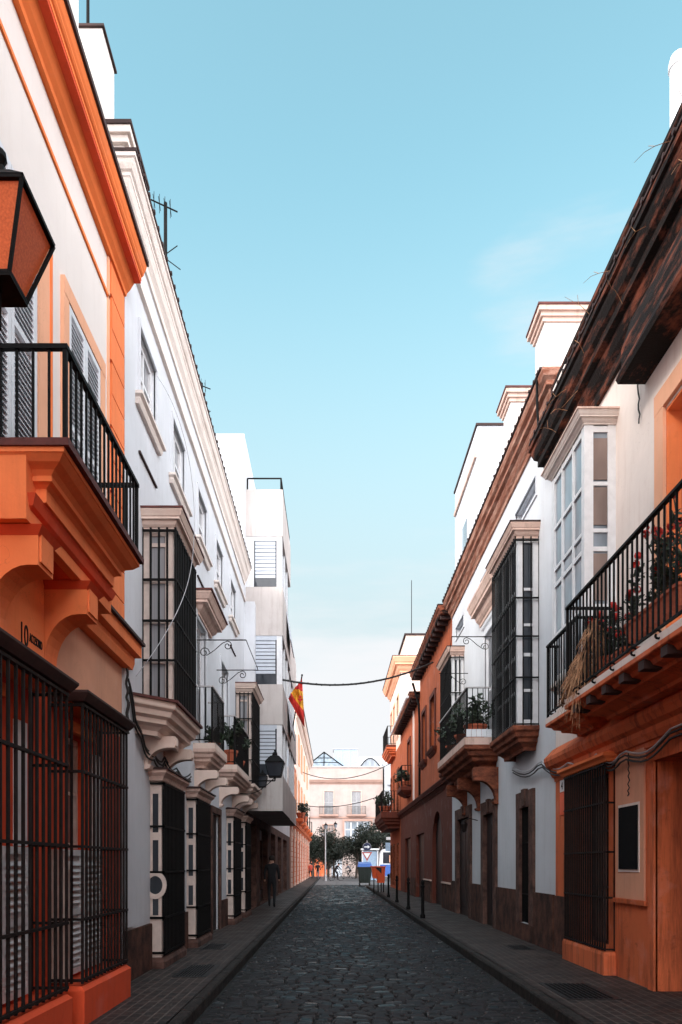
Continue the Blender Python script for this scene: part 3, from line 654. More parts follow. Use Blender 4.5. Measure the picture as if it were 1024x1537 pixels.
# wrought iron awning arms
def awning_arm(mb, P, u, w, z):
    mb.tube([P.p(u, z, -.02), P.p(u, z, w)], .012, 5)
    def spiral(cx, cz, r, a0, turns, dr):
        return [P.p(u, cz + (r - dr * i / 20) * math.sin(a0 + turns * i / 20 * 2 * PI), cx + (r - dr * i / 20) * math.cos(a0 + turns * i / 20 * 2 * PI)) for i in range(21)]
    mb.tube(spiral(.13, z - .24, .10, R(0), 1.3, .075), .009, 5); mb.tube(spiral(w * .62, z - .11, .09, R(100), -1.3, .07), .009, 5)
    mb.tube([P.p(u, z - .30, .17), P.p(u, z - .2, .32), P.p(u, z - .06, .48), P.p(u, z - .02, w * .62)], .009, 5)
aw = MB(); awning_arm(aw, P, 14.7, .93, 5.9); awning_arm(aw, P, 17.1, .93, 5.93); aw.tube([P.p(14.7, 5.9, .93), P.p(17.1, 5.93, .93)], .008, 5)
aw.build('awning_frame', M['iron'], B)

# rooftop chimney and attic parapet on house B
ch = thing('chimney', 'tall plain white chimney stack at the top left behind the orange cornice', 'chimney', (-3.2, 9.9, 9.9), 'white chimneys on the left roofs')
MB().xbox(-3.55, -2.9, 9.62, 10.15, 9.5, 12.1).build('stack', M['ivory'], ch); MB().xbox(-3.58, -2.87, 9.59, 10.18, 12.1, 12.13).build('cap', M['cap'], ch)
ch = thing('chimney', 'lower cream chimney block with a moulded dark-capped top, left roof', 'chimney', (-3, 10, 9.9), 'white chimneys on the left roofs')
MB().xbox(-3.3, -2.66, 9.75, 10.5, 9.7, 10.75).build('stack', M['ivory'], ch)
MB().xbox(-3.36, -2.60, 9.70, 10.56, 10.75, 10.84).xbox(-3.40, -2.56, 9.66, 10.60, 10.841, 10.93).build('moulding', M['cornice_cream'], ch)
MB().xbox(-3.42, -2.54, 9.64, 10.62, 10.931, 10.98).build('cap', M['cap'], ch)

# ================================================================== HOUSE C : modern apartment block
C0, C1 = 22.43, 48
Cc = thing('apartment_block', 'grey white modern apartment block with jutting storeys and roller blinds beyond the long white house', 'apartment block', (-2.6, 30, 0))
facade(Cc, P, C0, 46, 0, 3.2, M['stone'], [(23.5, 26, .15, 2.9, .3), (27.2, 30.5, .15, 2.9, .3), (32, 34.5, .15, 2.9, .3), (36, 38.5, .15, 2.9, .3), (40, 43, .15, 2.9, .3)], top=False)
facade(Cc, P, C0, 27, 3.2, 14.2, M['white'])
facade(Cc, P, 27, 46, 3.2, 10.0, M['white'])
for a, b in ((23.5, 26), (27.2, 30.5), (32, 34.5), (36, 38.5), (40, 43)):
    d = MB().box(P, a, b, .15, 2.9, -.29, -.2).build('shop_door', M['door_dark'], Cc)
    MB().box(P, a + .2, b - .2, .6, 2.5, -.2, -.19).build('pane', M['glass'], d)
def jetty(u0, u1, w, levels, zb):
    # storeys: spandrels of concrete, glazed strips between, corner posts
    for (za, zb_) in levels['solid']:
        o = MB().box(P, u0, u1, za, zb_, -.02, w).build('spandrel', M['concrete_pink'], Cc)
    mb = MB()
    for (za, zb_) in levels['glass']:
        mb.box(P, u0 + .02, u0 + .1, za, zb_, -.02, w * .22); mb.box(P, u0 + .02, u0 + .1, za, zb_, w * .84, w - .02)
        mb.box(P, u0 + .1, u1 - .02, za, zb_, 0, w - .1)
        n = int((u1 - u0) / 1.1)
        for i in range(n): uu = u0 + .1 + (u1 - u0 - .2) * i / n; mb.box(P, uu, uu + .09, za, zb_, w - .1, w - .02)
    mb.build('frame', M['wood_white'], Cc)
    for (za, zb_) in levels['glass']:
        wn_ = MB().box(P, u0 + .03, u0 + .09, za, zb_, w * .22, w * .84).build('window', M['glass'], Cc)
        drop = random.choice((.18, .22)) * (zb_ - za)
        bl = MB(); z = za + drop
        while z < zb_ - .12: bl.box(P, u0 + .012, u0 + .03, z, z + .085, w * .26, w * .80); z += .11
        bl.box(P, u0 + .014, u0 + .03, zb_ - .12, zb_, w * .22, w * .84)
        bl.build('roller_blind', M['roller'], wn_)
        wn2 = MB().box(P, u0 + .12, u1 - .05, za + .1, zb_ - .05, w - .1, w - .07).build('window', M['glass_sky'], Cc)
lv = {'solid': [(3.18, 4.25), (5.75, 6.95), (8.40, 9.85)], 'glass': [(4.25, 5.75), (6.95, 8.40), (9.85, 11.35)]}
jetty(22.8, 27.0, 1.10, {'solid': lv['solid'] + [(11.35, 12.75)], 'glass': lv['glass']}, 3.2)
jetty(27.0, 32.0, 1.06, {'solid': [(3.19, 4.25), (5.75, 6.95), (8.40, 9.9)], 'glass': lv['glass'][:2]}, 3.2)
mb = MB(); mb.tube([P.p(22.85, 13.1, .05), P.p(22.85, 13.1, 1.05), P.p(26.9, 13.1, 1.05)], .025); 
for q in (P.p(22.85, 13.1, .05), P.p(22.85, 13.1, 1.05), P.p(24.9, 13.1, 1.05), P.p(26.9, 13.1, 1.05)): mb.tube([q, (q[0], q[1], 12.7)], .025)
mb.build('roof_railing', M['iron'], Cc)
for za, u in ((9.7, 23.6), (6.9, 24.2)):
    MB().prism(P, u + 1, u + 3.2, [(1.1, za), (1.22, za - .9), (1.25, za - .9), (1.12, za + .02)]).build('awning', M['roller'], Cc)
MB().box(P, 22.46, 22.8, 3.4, 9.3, 0, .3).build('downpipe_box', M['white'], Cc)

# ================================================================== HOUSE D : ornate orange and cream house by the plaza
D0, D1 = 46.05, 84
D = thing('house', 'ornate cream house with orange mouldings at the far left end of the street', 'house', (-2.6, 60, 0))
dops = [(u, u + 1.3, .3, 3.2, .3) for u in (48, 52, 56.5, 61, 66, 71, 77)] + [(u, u + 1.3, 5.0, 7.6, .3) for u in (52, 57, 62, 68, 75)] + [(u, u + 1.2, 9, 11, .3) for u in (57, 62, 68, 75)]
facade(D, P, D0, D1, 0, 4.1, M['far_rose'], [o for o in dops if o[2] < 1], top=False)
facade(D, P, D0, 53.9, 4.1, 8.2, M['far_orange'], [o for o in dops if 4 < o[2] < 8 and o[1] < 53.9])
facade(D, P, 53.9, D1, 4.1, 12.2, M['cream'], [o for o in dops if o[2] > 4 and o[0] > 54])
for o in dops:
    wf = window(D, P, *o[:4], .12, 2, 3, 'wood_white', 'glass'); 
    surround(D, P, *o[:4], .2, .08, 'far_orange' if o[2] < 4 else 'peach_light')
    if 4 < o[2] < 9: balcony(D, P, o[0] - .2, o[1] + .2, .5, 4.7, 1.0, .15, .4, 'far_orange', 'far_orange', sp=.16)
cornice(D, P, [(53.9, -1), (53.9, 0), (D1, 0), (D1, -1)], prof_cornice(11.9, 12.7, .45), 'cream')
MB().box(P, 53.6, D1 + .3, 12.701, 12.78, -3, .5).build('roof_edge', M['cap'], D)
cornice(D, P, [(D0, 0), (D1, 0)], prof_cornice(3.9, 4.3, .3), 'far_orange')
for u in (47.2, 50.6, 54.9, 59.5, 64, 69, 74, 80):
    mb = MB(); z = .15
    while z < 3.85: mb.box(P, u, u + .7, z, z + .28, -.02, .10); z += .32
    mb.build('pilaster', M['trim_rose'], D)

# ================================================================== HOUSE R1 : orange ground floor, right foreground
Q = RW; R1e = 12.9
E = thing('house', 'right front house with deep orange ground floor, blackened cornice and a long flowered balcony', 'house', (3.75, 5, 0))
facade(E, Q, -10, R1e, 0, 3.55, M['rust_plaster'], [(6.2, 8.9, .10, 2.8, .75), (10.42, 11.7, .45, 2.9, .3)], top=False)
facade(E, Q, -10, 9.15, 3.55, 8.9, M['peach_light'] if False else M['white_warm'], [(7.1, 8.62, 3.78, 6.72, .45)], top=False)
facade(E, Q, 9.15, R1e, 3.55, 8.9, M['white_warm'], top=False)
facade(E, S(1, 3.78), -10, 12.5, 8.9, 9.36, M['white_warm'])
mb = MB(); mb.box(Q, 8.62, 8.85, 3.78, 6.75, -.02, .04); mb.box(Q, 6.9, 7.1, 3.78, 6.75, -.02, .04); mb.box(Q, 6.9, 8.85, 6.751, 6.98, -.02, .043)
mb.build('window_surround', M['peach_light'], E)
for pts in ([(7.104, -.448), (7.104, .002), (7.12, .002), (7.12, -.448)],):
    pass
MB().box(Q, 8.6, 8.616, 3.79, 6.71, -.44, .0).box(Q, 7.11, 8.599, 6.69, 6.712, -.44, .0).build('reveal', M['orange'], E)
louvre(E, Q, 7.12, 8.58, 3.8, 6.68, -.42, 2, .055)
# main cornice
cornice(E, Q, [(-10, 0), (R1e, 0), (R1e, -.4)], [(-.03, 8.06), (.05, 8.06), (.06, 8.18), (.12, 8.24), (.16, 8.32), (.16, 8.38), (.24, 8.40), (.24, 8.50), (.29, 8.54), (.33, 8.64), (.33, 8.70), (.37, 8.71), (.37, 8.78), (-.03, 8.84)], 'cornice_dark')
tiles_edge(E, Q, -9.9, R1e + .3, .38, 8.80, h=.05)
cornice(E, S(1, 3.78), [(-10, 0), (12.5, 0), (12.5, -.4)], [(-.03, 9.18), (.06, 9.18), (.08, 9.26), (.14, 9.31), (.14, 9.36), (.18, 9.40), (.18, 9.47), (-.03, 9.52)], 'cornice_dark')
MB().mould(Q, [(-9.9, 0), (8.87, 0), (8.87, -.02)], [(-.02, 7.36), (.33, 7.36), (.35, 7.42), (.30, 7.55), (.30, 7.75), (.22, 8.05), (-.02, 8.05)]).build('cornice', M['cornice_dark'], E)
mb = MB(); mb.prism(Q, 11.8, 12.45, [(-.2, 8.84), (.20, 8.84), (.18, 9.3), (-.2, 9.3)]); mb.build('parapet', M['white_warm'], E)
# white glazed bay
rw = [(4.3, .10), (5.0, .05), (5.75, .06), (6.0, .05), (6.62, .05), (7.33, .08)]
bay(E, Q, 10.15, 11.65, .42, 4.3, 7.42, 3, rw, 1, fm='wood_white', pm='glass_sky', grille=False, cap=(.12, .14), capm='white_warm', base=(.3, .04), basem='white_warm', roofm='trim_rose', fw=.12)
for z0, z1 in ((4.55, 5.0), (5.1, 5.72), (6.1, 6.6), (6.7, 7.25)):
    MB().box(Q, 10.162, 10.176, z0, z1, .112, .296).build('pane', M['glass_brown'], E)
# long balcony with its moulded orange underside
balcony(E, Q, 3.6, 9.9, .72, 3.72, 1.17, .07, .26, 'white_warm', 'rust_plaster', sp=.125, t=.018, over=.03, scrolls=True)
balcony(E, Q, 10.05, 11.4, .55, 3.76, 1.06, .08, .24, 'white_warm', 'rust_plaster', sp=.11, t=.016, over=.03)
for i in range(12): u = 3.8 + i * .52; MB().box(Q, u, u + .14, 3.50, 3.60, .05, .73).build('floor_beam', M['cap'], E)
cornice(E, Q, [(-10, 0), (R1e, 0)], [(-.03, 2.98), (.02, 2.98), (.03, 3.04), (.06, 3.05), (.10, 3.12), (.10, 3.18), (.16, 3.22), (.20, 3.30), (.20, 3.36), (.05, 3.52), (-.03, 3.56)], 'rust_plaster', name='string_course')
# ground floor
cg = cage(E, Q, 10.2, 11.95, .13, .44, 2.95, (.46, 1.15, 1.76, 2.42, 2.93), .10, .022)
MB().mould(Q, box_path(10.1, 12.05, .14), [(-.15, 2.96), (.01, 2.96), (.03, 3.0), (.07, 3.03), (.07, 3.07), (-.15, 3.14)]).build('canopy', M['orange'], cg)
MB().mould(Q, box_path(10.17, 11.98, .15), [(-.17, .10), (.01, .10), (.01, .38), (0, .43), (-.17, .43)]).build('sill_block', M['rust_plaster'], cg)
window(E, Q, 10.42, 11.7, .45, 2.9, .2, 2, 3, 'door_dark', 'glass_brown')
surround(E, Q, 9.2 - .15, 10.05, 1.12, 2.78, .0, .02, 'peach') if False else None
mb = MB(); mb.box(Q, 9.18, 10.10, 1.16, 3.0, -.02, .025); pn = mb.build('wall_panel', M['peach'], E)
MB().mould(Q, [(9.13, -.01), (9.13, .03), (10.12, .03), (10.12, -.01)], [(-.02, 1.10), (.012, 1.10), (.02, 1.155), (-.02, 1.158)]).build('sill', M['rust_plaster'], pn)
MB().box(Q, 9.30, 9.98, 1.50, 2.36, .025, .034).build('border', M['white_warm'], pn)
MB().box(Q, 9.335, 9.945, 1.535, 2.325, .034, .045).build('plaque', M['black_panel'], pn)
surround(E, Q, 6.2, 8.9, .12, 2.8, .16, .03, 'rust_plaster', name='door_surround')
dr = MB().box(Q, 6.2, 8.9, .12, 2.8, -.74, -.68).build('door', M['rust_dark'], E)
MB().box(Q, 7.5, 7.53, .14, 2.78, -.68, -.665).box(Q, 6.35, 7.4, .4, 1.3, -.68, -.66).box(Q, 6.35, 7.4, 1.5, 2.6, -.68, -.66).box(Q, 7.65, 8.7, .4, 1.3, -.68, -.66).box(Q, 7.65, 8.7, 1.5, 2.6, -.68, -.66).build('door_panel', M['rust_dark'], dr)
MB().box(Q, 12.2, R1e, .10, 1.07, -.02, .03).build('plinth', M['plinth'], E)
# little number sign beside the grille
sg = MB().box(Q, 12.35, 12.62, 2.78, 2.97, 0, .012).build('house_number_sign', M['white_paint'], None, loc=Q.p(12.48, 2.87, 0))
tag(sg, 'small white number sign above an orange plate, beside the right window grille', 'sign')
MB().box(Q, 12.33, 12.62, 2.40, 2.76, 0, .014).build('plate', M['orange_plastic'], sg)
text('4', .17, lambda x, y, z: Q.p(12.54 - x, 2.815 + y, .014 + z), M['iron'], sg)

# ================================================================== HOUSE R2 : white house, middle right
F0, F1 = 12.92, 24.1
G = thing('house', 'white house on the right with brown weathered cornice and stone door frames', 'house', (3.75, 18, 0))
ops = [(14.45, 15.25, .45, 2.75, .12), (17.7, 18.95, .10, 2.85, .12), (20.9, 23.0, .10, 2.95, .12), (17.65, 18.9, 4.5, 7.2, .2)]
ops += [(14.1, 15.7, 8.42, 8.75, .2), (18.2, 19.4, 8.42, 8.75, .2), (21.9, 23.3, 8.42, 8.75, .2)]
facade(G, Q, F0, F1, 0, 9.6, M['white'], ops)
for a, b in ((14.1, 15.7), (18.2, 19.4), (21.9, 23.3)):
    MB().box(Q, a, b, 8.42, 8.75, -.18, -.12).build('attic_vent', M['roller'], G)
    surround(G, Q, a, b, 8.42, 8.75, .05, .025, 'white', True)
cornice(G, Q, [(F0 + .02, -.5), (F0 + .02, 0), (F1, 0)], [(-.03, 9.32), (.04, 9.32), (.05, 9.40), (.09, 9.44), (.13, 9.52), (.13, 9.56), (.20, 9.58), (.20, 9.66), (.26, 9.70), (.29, 9.78), (.29, 9.82), (-.03, 9.82)], 'cornice_brown')
tiles_edge(G, Q, F0 - .2, F1, .32, 9.821)
mb = MB(); mb.tube([Q.p(12.97, 9.9, .30), Q.p(12.97, 9.3, .29), Q.p(12.97, 8.95, .27), Q.p(12.97, 8.75, .05)], .022, 8); mb.build('drainpipe', M['iron'], G)
rws2 = [(4.12, .12), (4.75, .05), (5.4, .06), (5.95, .05), (6.6, .05), (7.48, .1)]
bay(G, Q, 14.0, 15.9, .38, 4.12, 7.55, 3, rws2, 1, fm='wood_white', pm='glass', hz=(4.15, 5.0, 5.75, 6.45, 7.5), base=(.42, .10), basem='rust_mould', cap=(.16, .24), capm='trim_rose', sp=.125, fw=.11)
bay(G, Q, 21.95, 23.9, .34, 4.4, 7.55, 2, [(4.42, .1), (5.5, .05), (6.5, .05), (7.45, .1)], 2, fm='wood_white', pm='glass', hz=(4.45, 5.5, 6.5, 7.5), base=(.4, .10), basem='rust_dark', cap=(.16, .24), capm='trim_rose', sp=.13, fw=.1)
louvre(G, Q, 17.65, 18.9, 4.5, 7.2, -.1, 2, .06); surround(G, Q, 17.65, 18.9, 4.5, 7.2, .14, .03, 'white')
MB().mould(Q, [(17.2, -.02), (17.2, .02), (19.3, .02), (19.3, -.02)], prof_cornice(7.55, 8.15, .30)).build('door_hood', M['trim_rose'], G)
mb = MB()
for i in range(16): u = 17.45 + i * .11; mb.box(Q, u, u + .05, 7.42, 7.5, 0, .06)
mb.build('dentils', M['white'], G)
balcony(G, Q, 17.3, 21.6, .72, 4.45, 1.12, .16, .5, 'trim_rose', 'rust_mould', sp=.13, t=.016, railmat='rail_pale', top_t=.06)
mb = MB()
for i in range(6): u = 17.26; mb.box(Q, u, u + .03, 4.47, 4.64, .06 + i * .115, .165 + i * .115)
mb.build('tile_upstand', M['white_paint'], G)
for u in (17.35, 19.5, 21.4): corbel(G, Q, u, u + .24, .55, 3.0, 3.80, 'rust_mould')
aw = MB(); awning_arm(aw, Q, 18.2, .93, 7.0); awning_arm(aw, Q, 21.3, .8, 6.9); aw.tube([Q.p(18.2, 7.0, .93), Q.p(20.9, 6.1, .75)], .008, 5)
aw.build('awning_frame', M['iron'], G)
for o, nm in zip(ops[:3], ('door', 'door', 'door')):
    a, b, z0, z1 = o[:4]; top = MB().box(Q, a, b, z0, z1, -.11, -.06).build('door', M['door_dark'], G)
    MB().box(Q, a + .1, (a + b) / 2 - .05, z0 + .3, z1 - .3, -.06, -.045).box(Q, (a + b) / 2 + .05, b - .1, z0 + .3, z1 - .3, -.06, -.045).build('door_panel', M['door_dark'], top)
    surround(G, Q, a, b, z0, z1, .26, .05, 'stone', name='door_surround')
    MB().box(Q, a, a + .05, z0, z1 - .05, -.058, .052).box(Q, b - .05, b, z0, z1 - .05, -.058, .052).box(Q, a, b, z1 - .05, z1, -.058, .052).build('door_frame', M['stone'], G)
    MB().box(Q, (a + b) / 2 - .12, (a + b) / 2 + .12, z1 - .02, z1 + .3, 0, .08).build('keystone', M['stone'], G)
mb = MB(); mb.bars(Q, [(14.5, -.01), (15.2, -.01)], .46, 2.7, .1, .02); mb.box(Q, 14.46, 15.24, 1.0, 1.03, -.02, .0); mb.box(Q, 14.46, 15.24, 2.0, 2.03, -.02, .0)
mb.build('window_grille', M['iron'], G)
MB().box(Q, 14.182, 15.518, .10, .44, -.02, .055).build('plinth', M['plinth'], G)
for a, b in ((F0 + .02, 14.18), (15.52, 17.43), (19.22, 20.63), (23.27, F1)):
    MB().box(Q, a, b, .10, 1.08, -.02, .045).build('plinth', M['plinth'], G)
lp = MB().lathe(Q.p(19.85, 2.45, .35), [(.02, .28), (.05, .25), (.09, .18), (.06, 0), (.02, -.03)], 8); lp.tube([Q.p(19.85, 2.72, -.02), Q.p(19.85, 2.78, .2), Q.p(19.85, 2.72, .35)], .012)
tag(lp.build('wall_lamp', M['iron_brown'], None, loc=Q.p(19.85, 2.5, 0)), 'small dark wall lamp between the two brown doors on the right', 'lamp')
def chimney(label, x0, x1, y0, y1, z0, z1, mat='ivory', group='white chimneys on the right roofs', cap=True):
    c = thing('chimney', label, 'chimney', ((x0 + x1) / 2, (y0 + y1) / 2, z0), group)
    MB().xbox(x0, x1, y0, y1, z0, z1).build('stack', M[mat], c)
    if cap:
        mb = MB()
        for i, (e, h0, h1) in enumerate(((.04, 0, .08), (.08, .081, .16), (.13, .161, .25))): mb.xbox(x0 - e, x1 + e, y0 - e, y1 + e, z1 + h0, z1 + h1)
        mb.build('moulding', M['peach_light'] if False else M['trim_rose'], c); MB().xbox(x0 - .15, x1 + .15, y0 - .15, y1 + .15, z1 + .251, z1 + .29).build('cap', M['tile_red'], c)
    return c
chimney('nearest and tallest white chimney with a red-capped moulding, right roofs', 4.0, 4.75, 14.5, 15.15, 8.5, 11.85)
chimney('second white chimney with a red-capped moulding, right of the plain roof room', 4.0, 4.8, 17.25, 17.95, 8.5, 12.0)
rr = thing('roof_room', 'plain white roof room with a thin dark edge above the brown cornice', 'roof room', (4.6, 22, 9))
MB().xbox(3.92, 5.0, 20.8, 24.6, 8.5, 13.5).build('wall', M['white'], rr); MB().xbox(3.88, 5.04, 20.76, 24.64, 13.501, 13.56).build('coping', M['cap'], rr)
MB().xbox(3.86, 3.92, 20.9, 24.5, 12.7, 12.8).build('moulding', M['trim_rose'], rr); MB().xbox(3.90, 3.93, 22.4, 23.1, 10.7, 11.7).build('window', M['glass_sky'], rr)
pp = thing('flue_pipe', 'white round flue pipe standing on the roof at the right edge', 'flue pipe', (3.98, 8.8, 9.6))
MB().lathe((3.98, 8.8, 9.3), [(.105, 0), (.105, 1.42), (.12, 1.43), (.12, 1.5), (.10, 1.57), (.05, 1.62)], 20).build('pipe', M['white_paint'], pp, smooth=False)

# ================================================================== HOUSE R3 : rust house
H0, H1 = 24.12, 42.4
Hh = thing('house', 'rust orange house on the right with deep dark eaves and an arched door', 'house', (3.75, 33, 0))
ops = [(28.0, 29.3, 5.9, 7.85, .25), (30.8, 32.0, 5.8, 7.8, .25), (37, 38.2, 5.4, 7.6, .25), (26.3, 28.9, .10, 3.5, .3), (31.5, 34.5, .10, 2.9, .2), (37, 40, .10, 2.9, .2), (25.0, 25.9, 5.9, 7.8, .2)]
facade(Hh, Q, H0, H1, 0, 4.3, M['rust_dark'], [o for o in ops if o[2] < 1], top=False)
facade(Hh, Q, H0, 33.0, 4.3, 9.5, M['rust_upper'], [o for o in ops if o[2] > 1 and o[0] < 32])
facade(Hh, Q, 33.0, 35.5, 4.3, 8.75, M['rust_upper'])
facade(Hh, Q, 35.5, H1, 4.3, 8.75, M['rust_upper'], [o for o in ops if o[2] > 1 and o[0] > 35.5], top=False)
cornice(Hh, Q, [(H0, 0), (H1, 0)], prof_cornice(4.1, 4.4, .22), 'rust_dark', name='string_course')
for o in ops:
    a, b, z0, z1 = o[:4]
    if z0 > 1:
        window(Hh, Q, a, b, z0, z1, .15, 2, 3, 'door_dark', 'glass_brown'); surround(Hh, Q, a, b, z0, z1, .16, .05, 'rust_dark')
        MB().mould(Q, [(a - .2, -.02), (a - .2, .02), (b + .2, .02), (b + .2, -.02)], prof_cornice(z0 - .25, z0 - .02, .16)).build('window_sill', M['rust_dark'], Hh)
    else:
        MB().box(Q, a, b, z0, z1, -.19, -.14).build('door', M['door_dark'], Hh)
# arch infill of the first door
a, b, z1 = 26.3, 28.9, 3.5; c = (a + b) / 2; r = (b - a) / 2; mb = MB(); vs = []; n = 20
for i in range(n + 1):
    t = PI * i / n; vs.append(Q.p(c - r * math.cos(t), z1 - r + r * math.sin(t), .003)); vs.append(Q.p(c - r * math.cos(t), z1 + .001, .003)); vs.append(Q.p(c - r * math.cos(t), z1 - r + r * math.sin(t), -.13))
fs = []
for i in range(n): k_ = i * 3; fs += [(k_, k_ + 1, k_ + 4, k_ + 3), (k_, k_ + 3, k_ + 5, k_ + 2)]
mb.add(vs, fs).build('door_arch', M['rust_dark'], Hh)
for a, b in ((H0 + .02, 26.1), (29.1, 31.3), (34.7, 36.8)): MB().box(Q, a, b, .1, .95, -.02, .05).build('plinth', M['plinth'], Hh)
for a, b in ((H0 + .02, 26.1), (29.1, 31.3)): MB().box(Q, a, b, .951, 1.0, -.02, .08).build('plinth_cap', M['trim_rose'], Hh)
# eaves: soffit boards on rafters, moulding, gutter
for (ua, ub, zz, ww) in ((H0, 33.0, 9.5, .0), (33.01, H1, 8.75, .0)):
    MB().prism(Q, ua, ub, [(-.3, zz), (.36, zz), (.38, zz + .05), (.38, zz + .08), (-.3, zz + .3)]).build('eaves', M['cornice_dark'], Hh)
    for i in range(int((ub - ua) / .6)): u = ua + .2 + i * .6; MB().box(Q, u, u + .12, zz - .12, zz, 0, .34).build('rafter', M['cap'], Hh)
    cornice(Hh, Q, [(ua, .34), (ub, .34)], [(-.1, zz + .081), (.03, zz + .081), (.06, zz + .14), (.10, zz + .18), (.10, zz + .24), (-.1, zz + .26)], 'rust_mould', name='moulding')
    tiles_edge(Hh, Q, ua, ub, .45, zz + .262)
mb = MB().tube([Q.p(33.2, 8.85, .53), Q.p(H1, 8.75, .53)], .07, 8); mb.build('gutter', M['white_paint'], Hh)
mb = MB().tube([Q.p(32.6, 9.3, .36), Q.p(32.6, 8.4, .1), Q.p(32.7, 7.6, .06), Q.p(32.7, 4.5, .06)], .05, 8); mb.build('drainpipe', M['iron'], Hh)
MB().box(Q, 35.2, 35.45, 4.4, 8.8, 0, .06).build('pilaster', M['white_warm'], Hh)
# ================================================================== HOUSE R4 : taller house by the plaza
I0, I1 = 42.42, 50
I = thing('house', 'tall pale house with peach cornice and small black balconies, last on the right', 'house', (3.75, 46, 0))
ops = [(u, u + 1.1, z, z + 2.4, .25) for u in (43.6, 46.2, 48.4) for z in (.3, 4.6, 8.8)]
facade(I, Q, I0, I1, 0, 8.3, M['rust_upper'], [o for o in ops if o[2] < 8]); facade(I, Q, I0, I1, 8.3, 12.3, M['cream'], [o for o in ops if o[2] > 8])
for o in ops: window(I, Q, *o[:4], .12, 2, 3, 'door_dark', 'glass'); surround(I, Q, *o[:4], .12, .04, 'rust_mould' if o[2] < 8 else 'peach_light')
cornice(I, Q, [(I0, -3), (I0, 0), (I1, 0), (I1, -2)], prof_cornice(12.2, 13.0, .47), 'peach_light')
MB().box(Q, I0 - .4, I1 + .4, 13.001, 13.06, -4, .5).build('roof_edge', M['cap'], I)
rb = MB().box(Q, 43.5, 47.5, 13.06, 14.6, -2.6, -.4).build('roof_room', M['cream'], I); MB().box(Q, 43.4, 47.6, 14.601, 14.68, -2.7, -.3).build('coping', M['cap'], rb)
balcony(I, Q, 45.6, 49.6, .50, 8.7, 1.1, .15, .5, 'rust_dark', 'rust_plaster', sp=.16, t=.03)
balcony(I, Q, 42.6, 49.4, 1.0, 4.5, 1.15, .2, .7, 'rust_dark', 'rust_dark', sp=.16, t=.03)
balcony(Hh, Q, 36.6, 38.6, .45, 5.3, 1.0, .12, .3, 'rust_dark', 'rust_dark', sp=.16, t=.025)

# ================================================================== street lanterns
def lantern(label, c, rim, base, h, roof_h, wall_pt, glass='amber', name='wall_lantern', ball=.045):
    x, y, z = c    # centre of the rim
    t = thing(name, label, 'lantern', (x, y, z))
    post = rim * .055
    g = MB(); q = 4
    def ring(r, zz): return [(x + sx * r, y + sy * r, zz) for sx, sy in ((-1, -1), (1, -1), (1, 1), (-1, 1))]
    a = ring(base * .94, z - h + .01); b = ring(rim * .94, z - .01)
    g.add(a + b, [(0, 1, 5, 4), (1, 2, 6, 5), (2, 3, 7, 6), (3, 0, 4, 7)]).build('glass', M[glass], t)
    f = MB()
    for i in range(4):
        A_, B_ = ring(base, z - h)[i], ring(rim, z)[i]; f.tube([A_, B_], post, 4)
        f.tube([ring(rim, z)[i], ring(rim, z)[(i + 1) % 4]], post, 4); f.tube([ring(base, z - h)[i], ring(base, z - h)[(i + 1) % 4]], post, 4)
    f.add(ring(base * 1.06, z - h - .02) + ring(base * 1.06, z - h + .006), [(3, 2, 1, 0), (4, 5, 6, 7), (0, 1, 5, 4), (1, 2, 6, 5), (2, 3, 7, 6), (3, 0, 4, 7)])
    f.build('frame', M['iron'], t)
    r = MB(); r0 = ring(rim * 1.04, z + .012); r1 = ring(rim * .5, z + roof_h * .62); r2 = ring(rim * .3, z + roof_h * .68); r3 = ring(rim * .22, z + roof_h)
    r.add(r0 + r1 + r2 + r3, [(3, 2, 1, 0)] + [(k * 4 + i, k * 4 + (i + 1) % 4, k * 4 + 4 + (i + 1) % 4, k * 4 + 4 + i) for k in range(3) for i in range(4)] + [(12, 13, 14, 15)])
    r.lathe((x, y, z + roof_h), [(rim * .2, 0), (rim * .1, ball * .5), (ball * .55, ball * .6), (ball, ball * 1.4), (ball * .9, ball * 2.1), (ball * .3, ball * 2.7)], 12)
    r.build('roof', M['iron'], t)
    a = MB(); w = Vector(wall_pt); e = Vector((x, y, z - h - .02))
    a.tube([w, w.lerp(Vector((x, y, w.z)), .6), (x, y, w.z)], .018, 6); a.tube([(x, y, w.z), e], .02, 6)
    pts = []
    for i in range(13):
        k = i / 12; pts.append(w.lerp(e, k) + Vector((0, 0, -.35 * math.sin(PI * k) * .6 - .28 * (1 - k))))
    a.tube(pts, .012, 5); a.lathe((w.x, w.y, w.z - .3), [(.03, 0), (.03, .36)], 6)
    a.build('bracket', M['iron'], t); return t
lantern('big black street lantern with amber panes close to the camera at the upper left', (-1.63, 3.72, 4.76), .20, .10, .36, .20, (-2.56, 3.72, 4.2))
lantern('black wall lantern with a pointed hood hanging below the jutting apartment block', (-1.50, 19.8, 4.22), .235, .15, .36, .26, (-2.56, 19.8, 3.75), glass='glass', ball=.03)
lantern('small black wall lantern half hidden behind the hooded one', (-2.05, 22.3, 4.15), .14, .09, .30, .14, (-2.56, 22.3, 3.9), glass='glass', ball=.02)

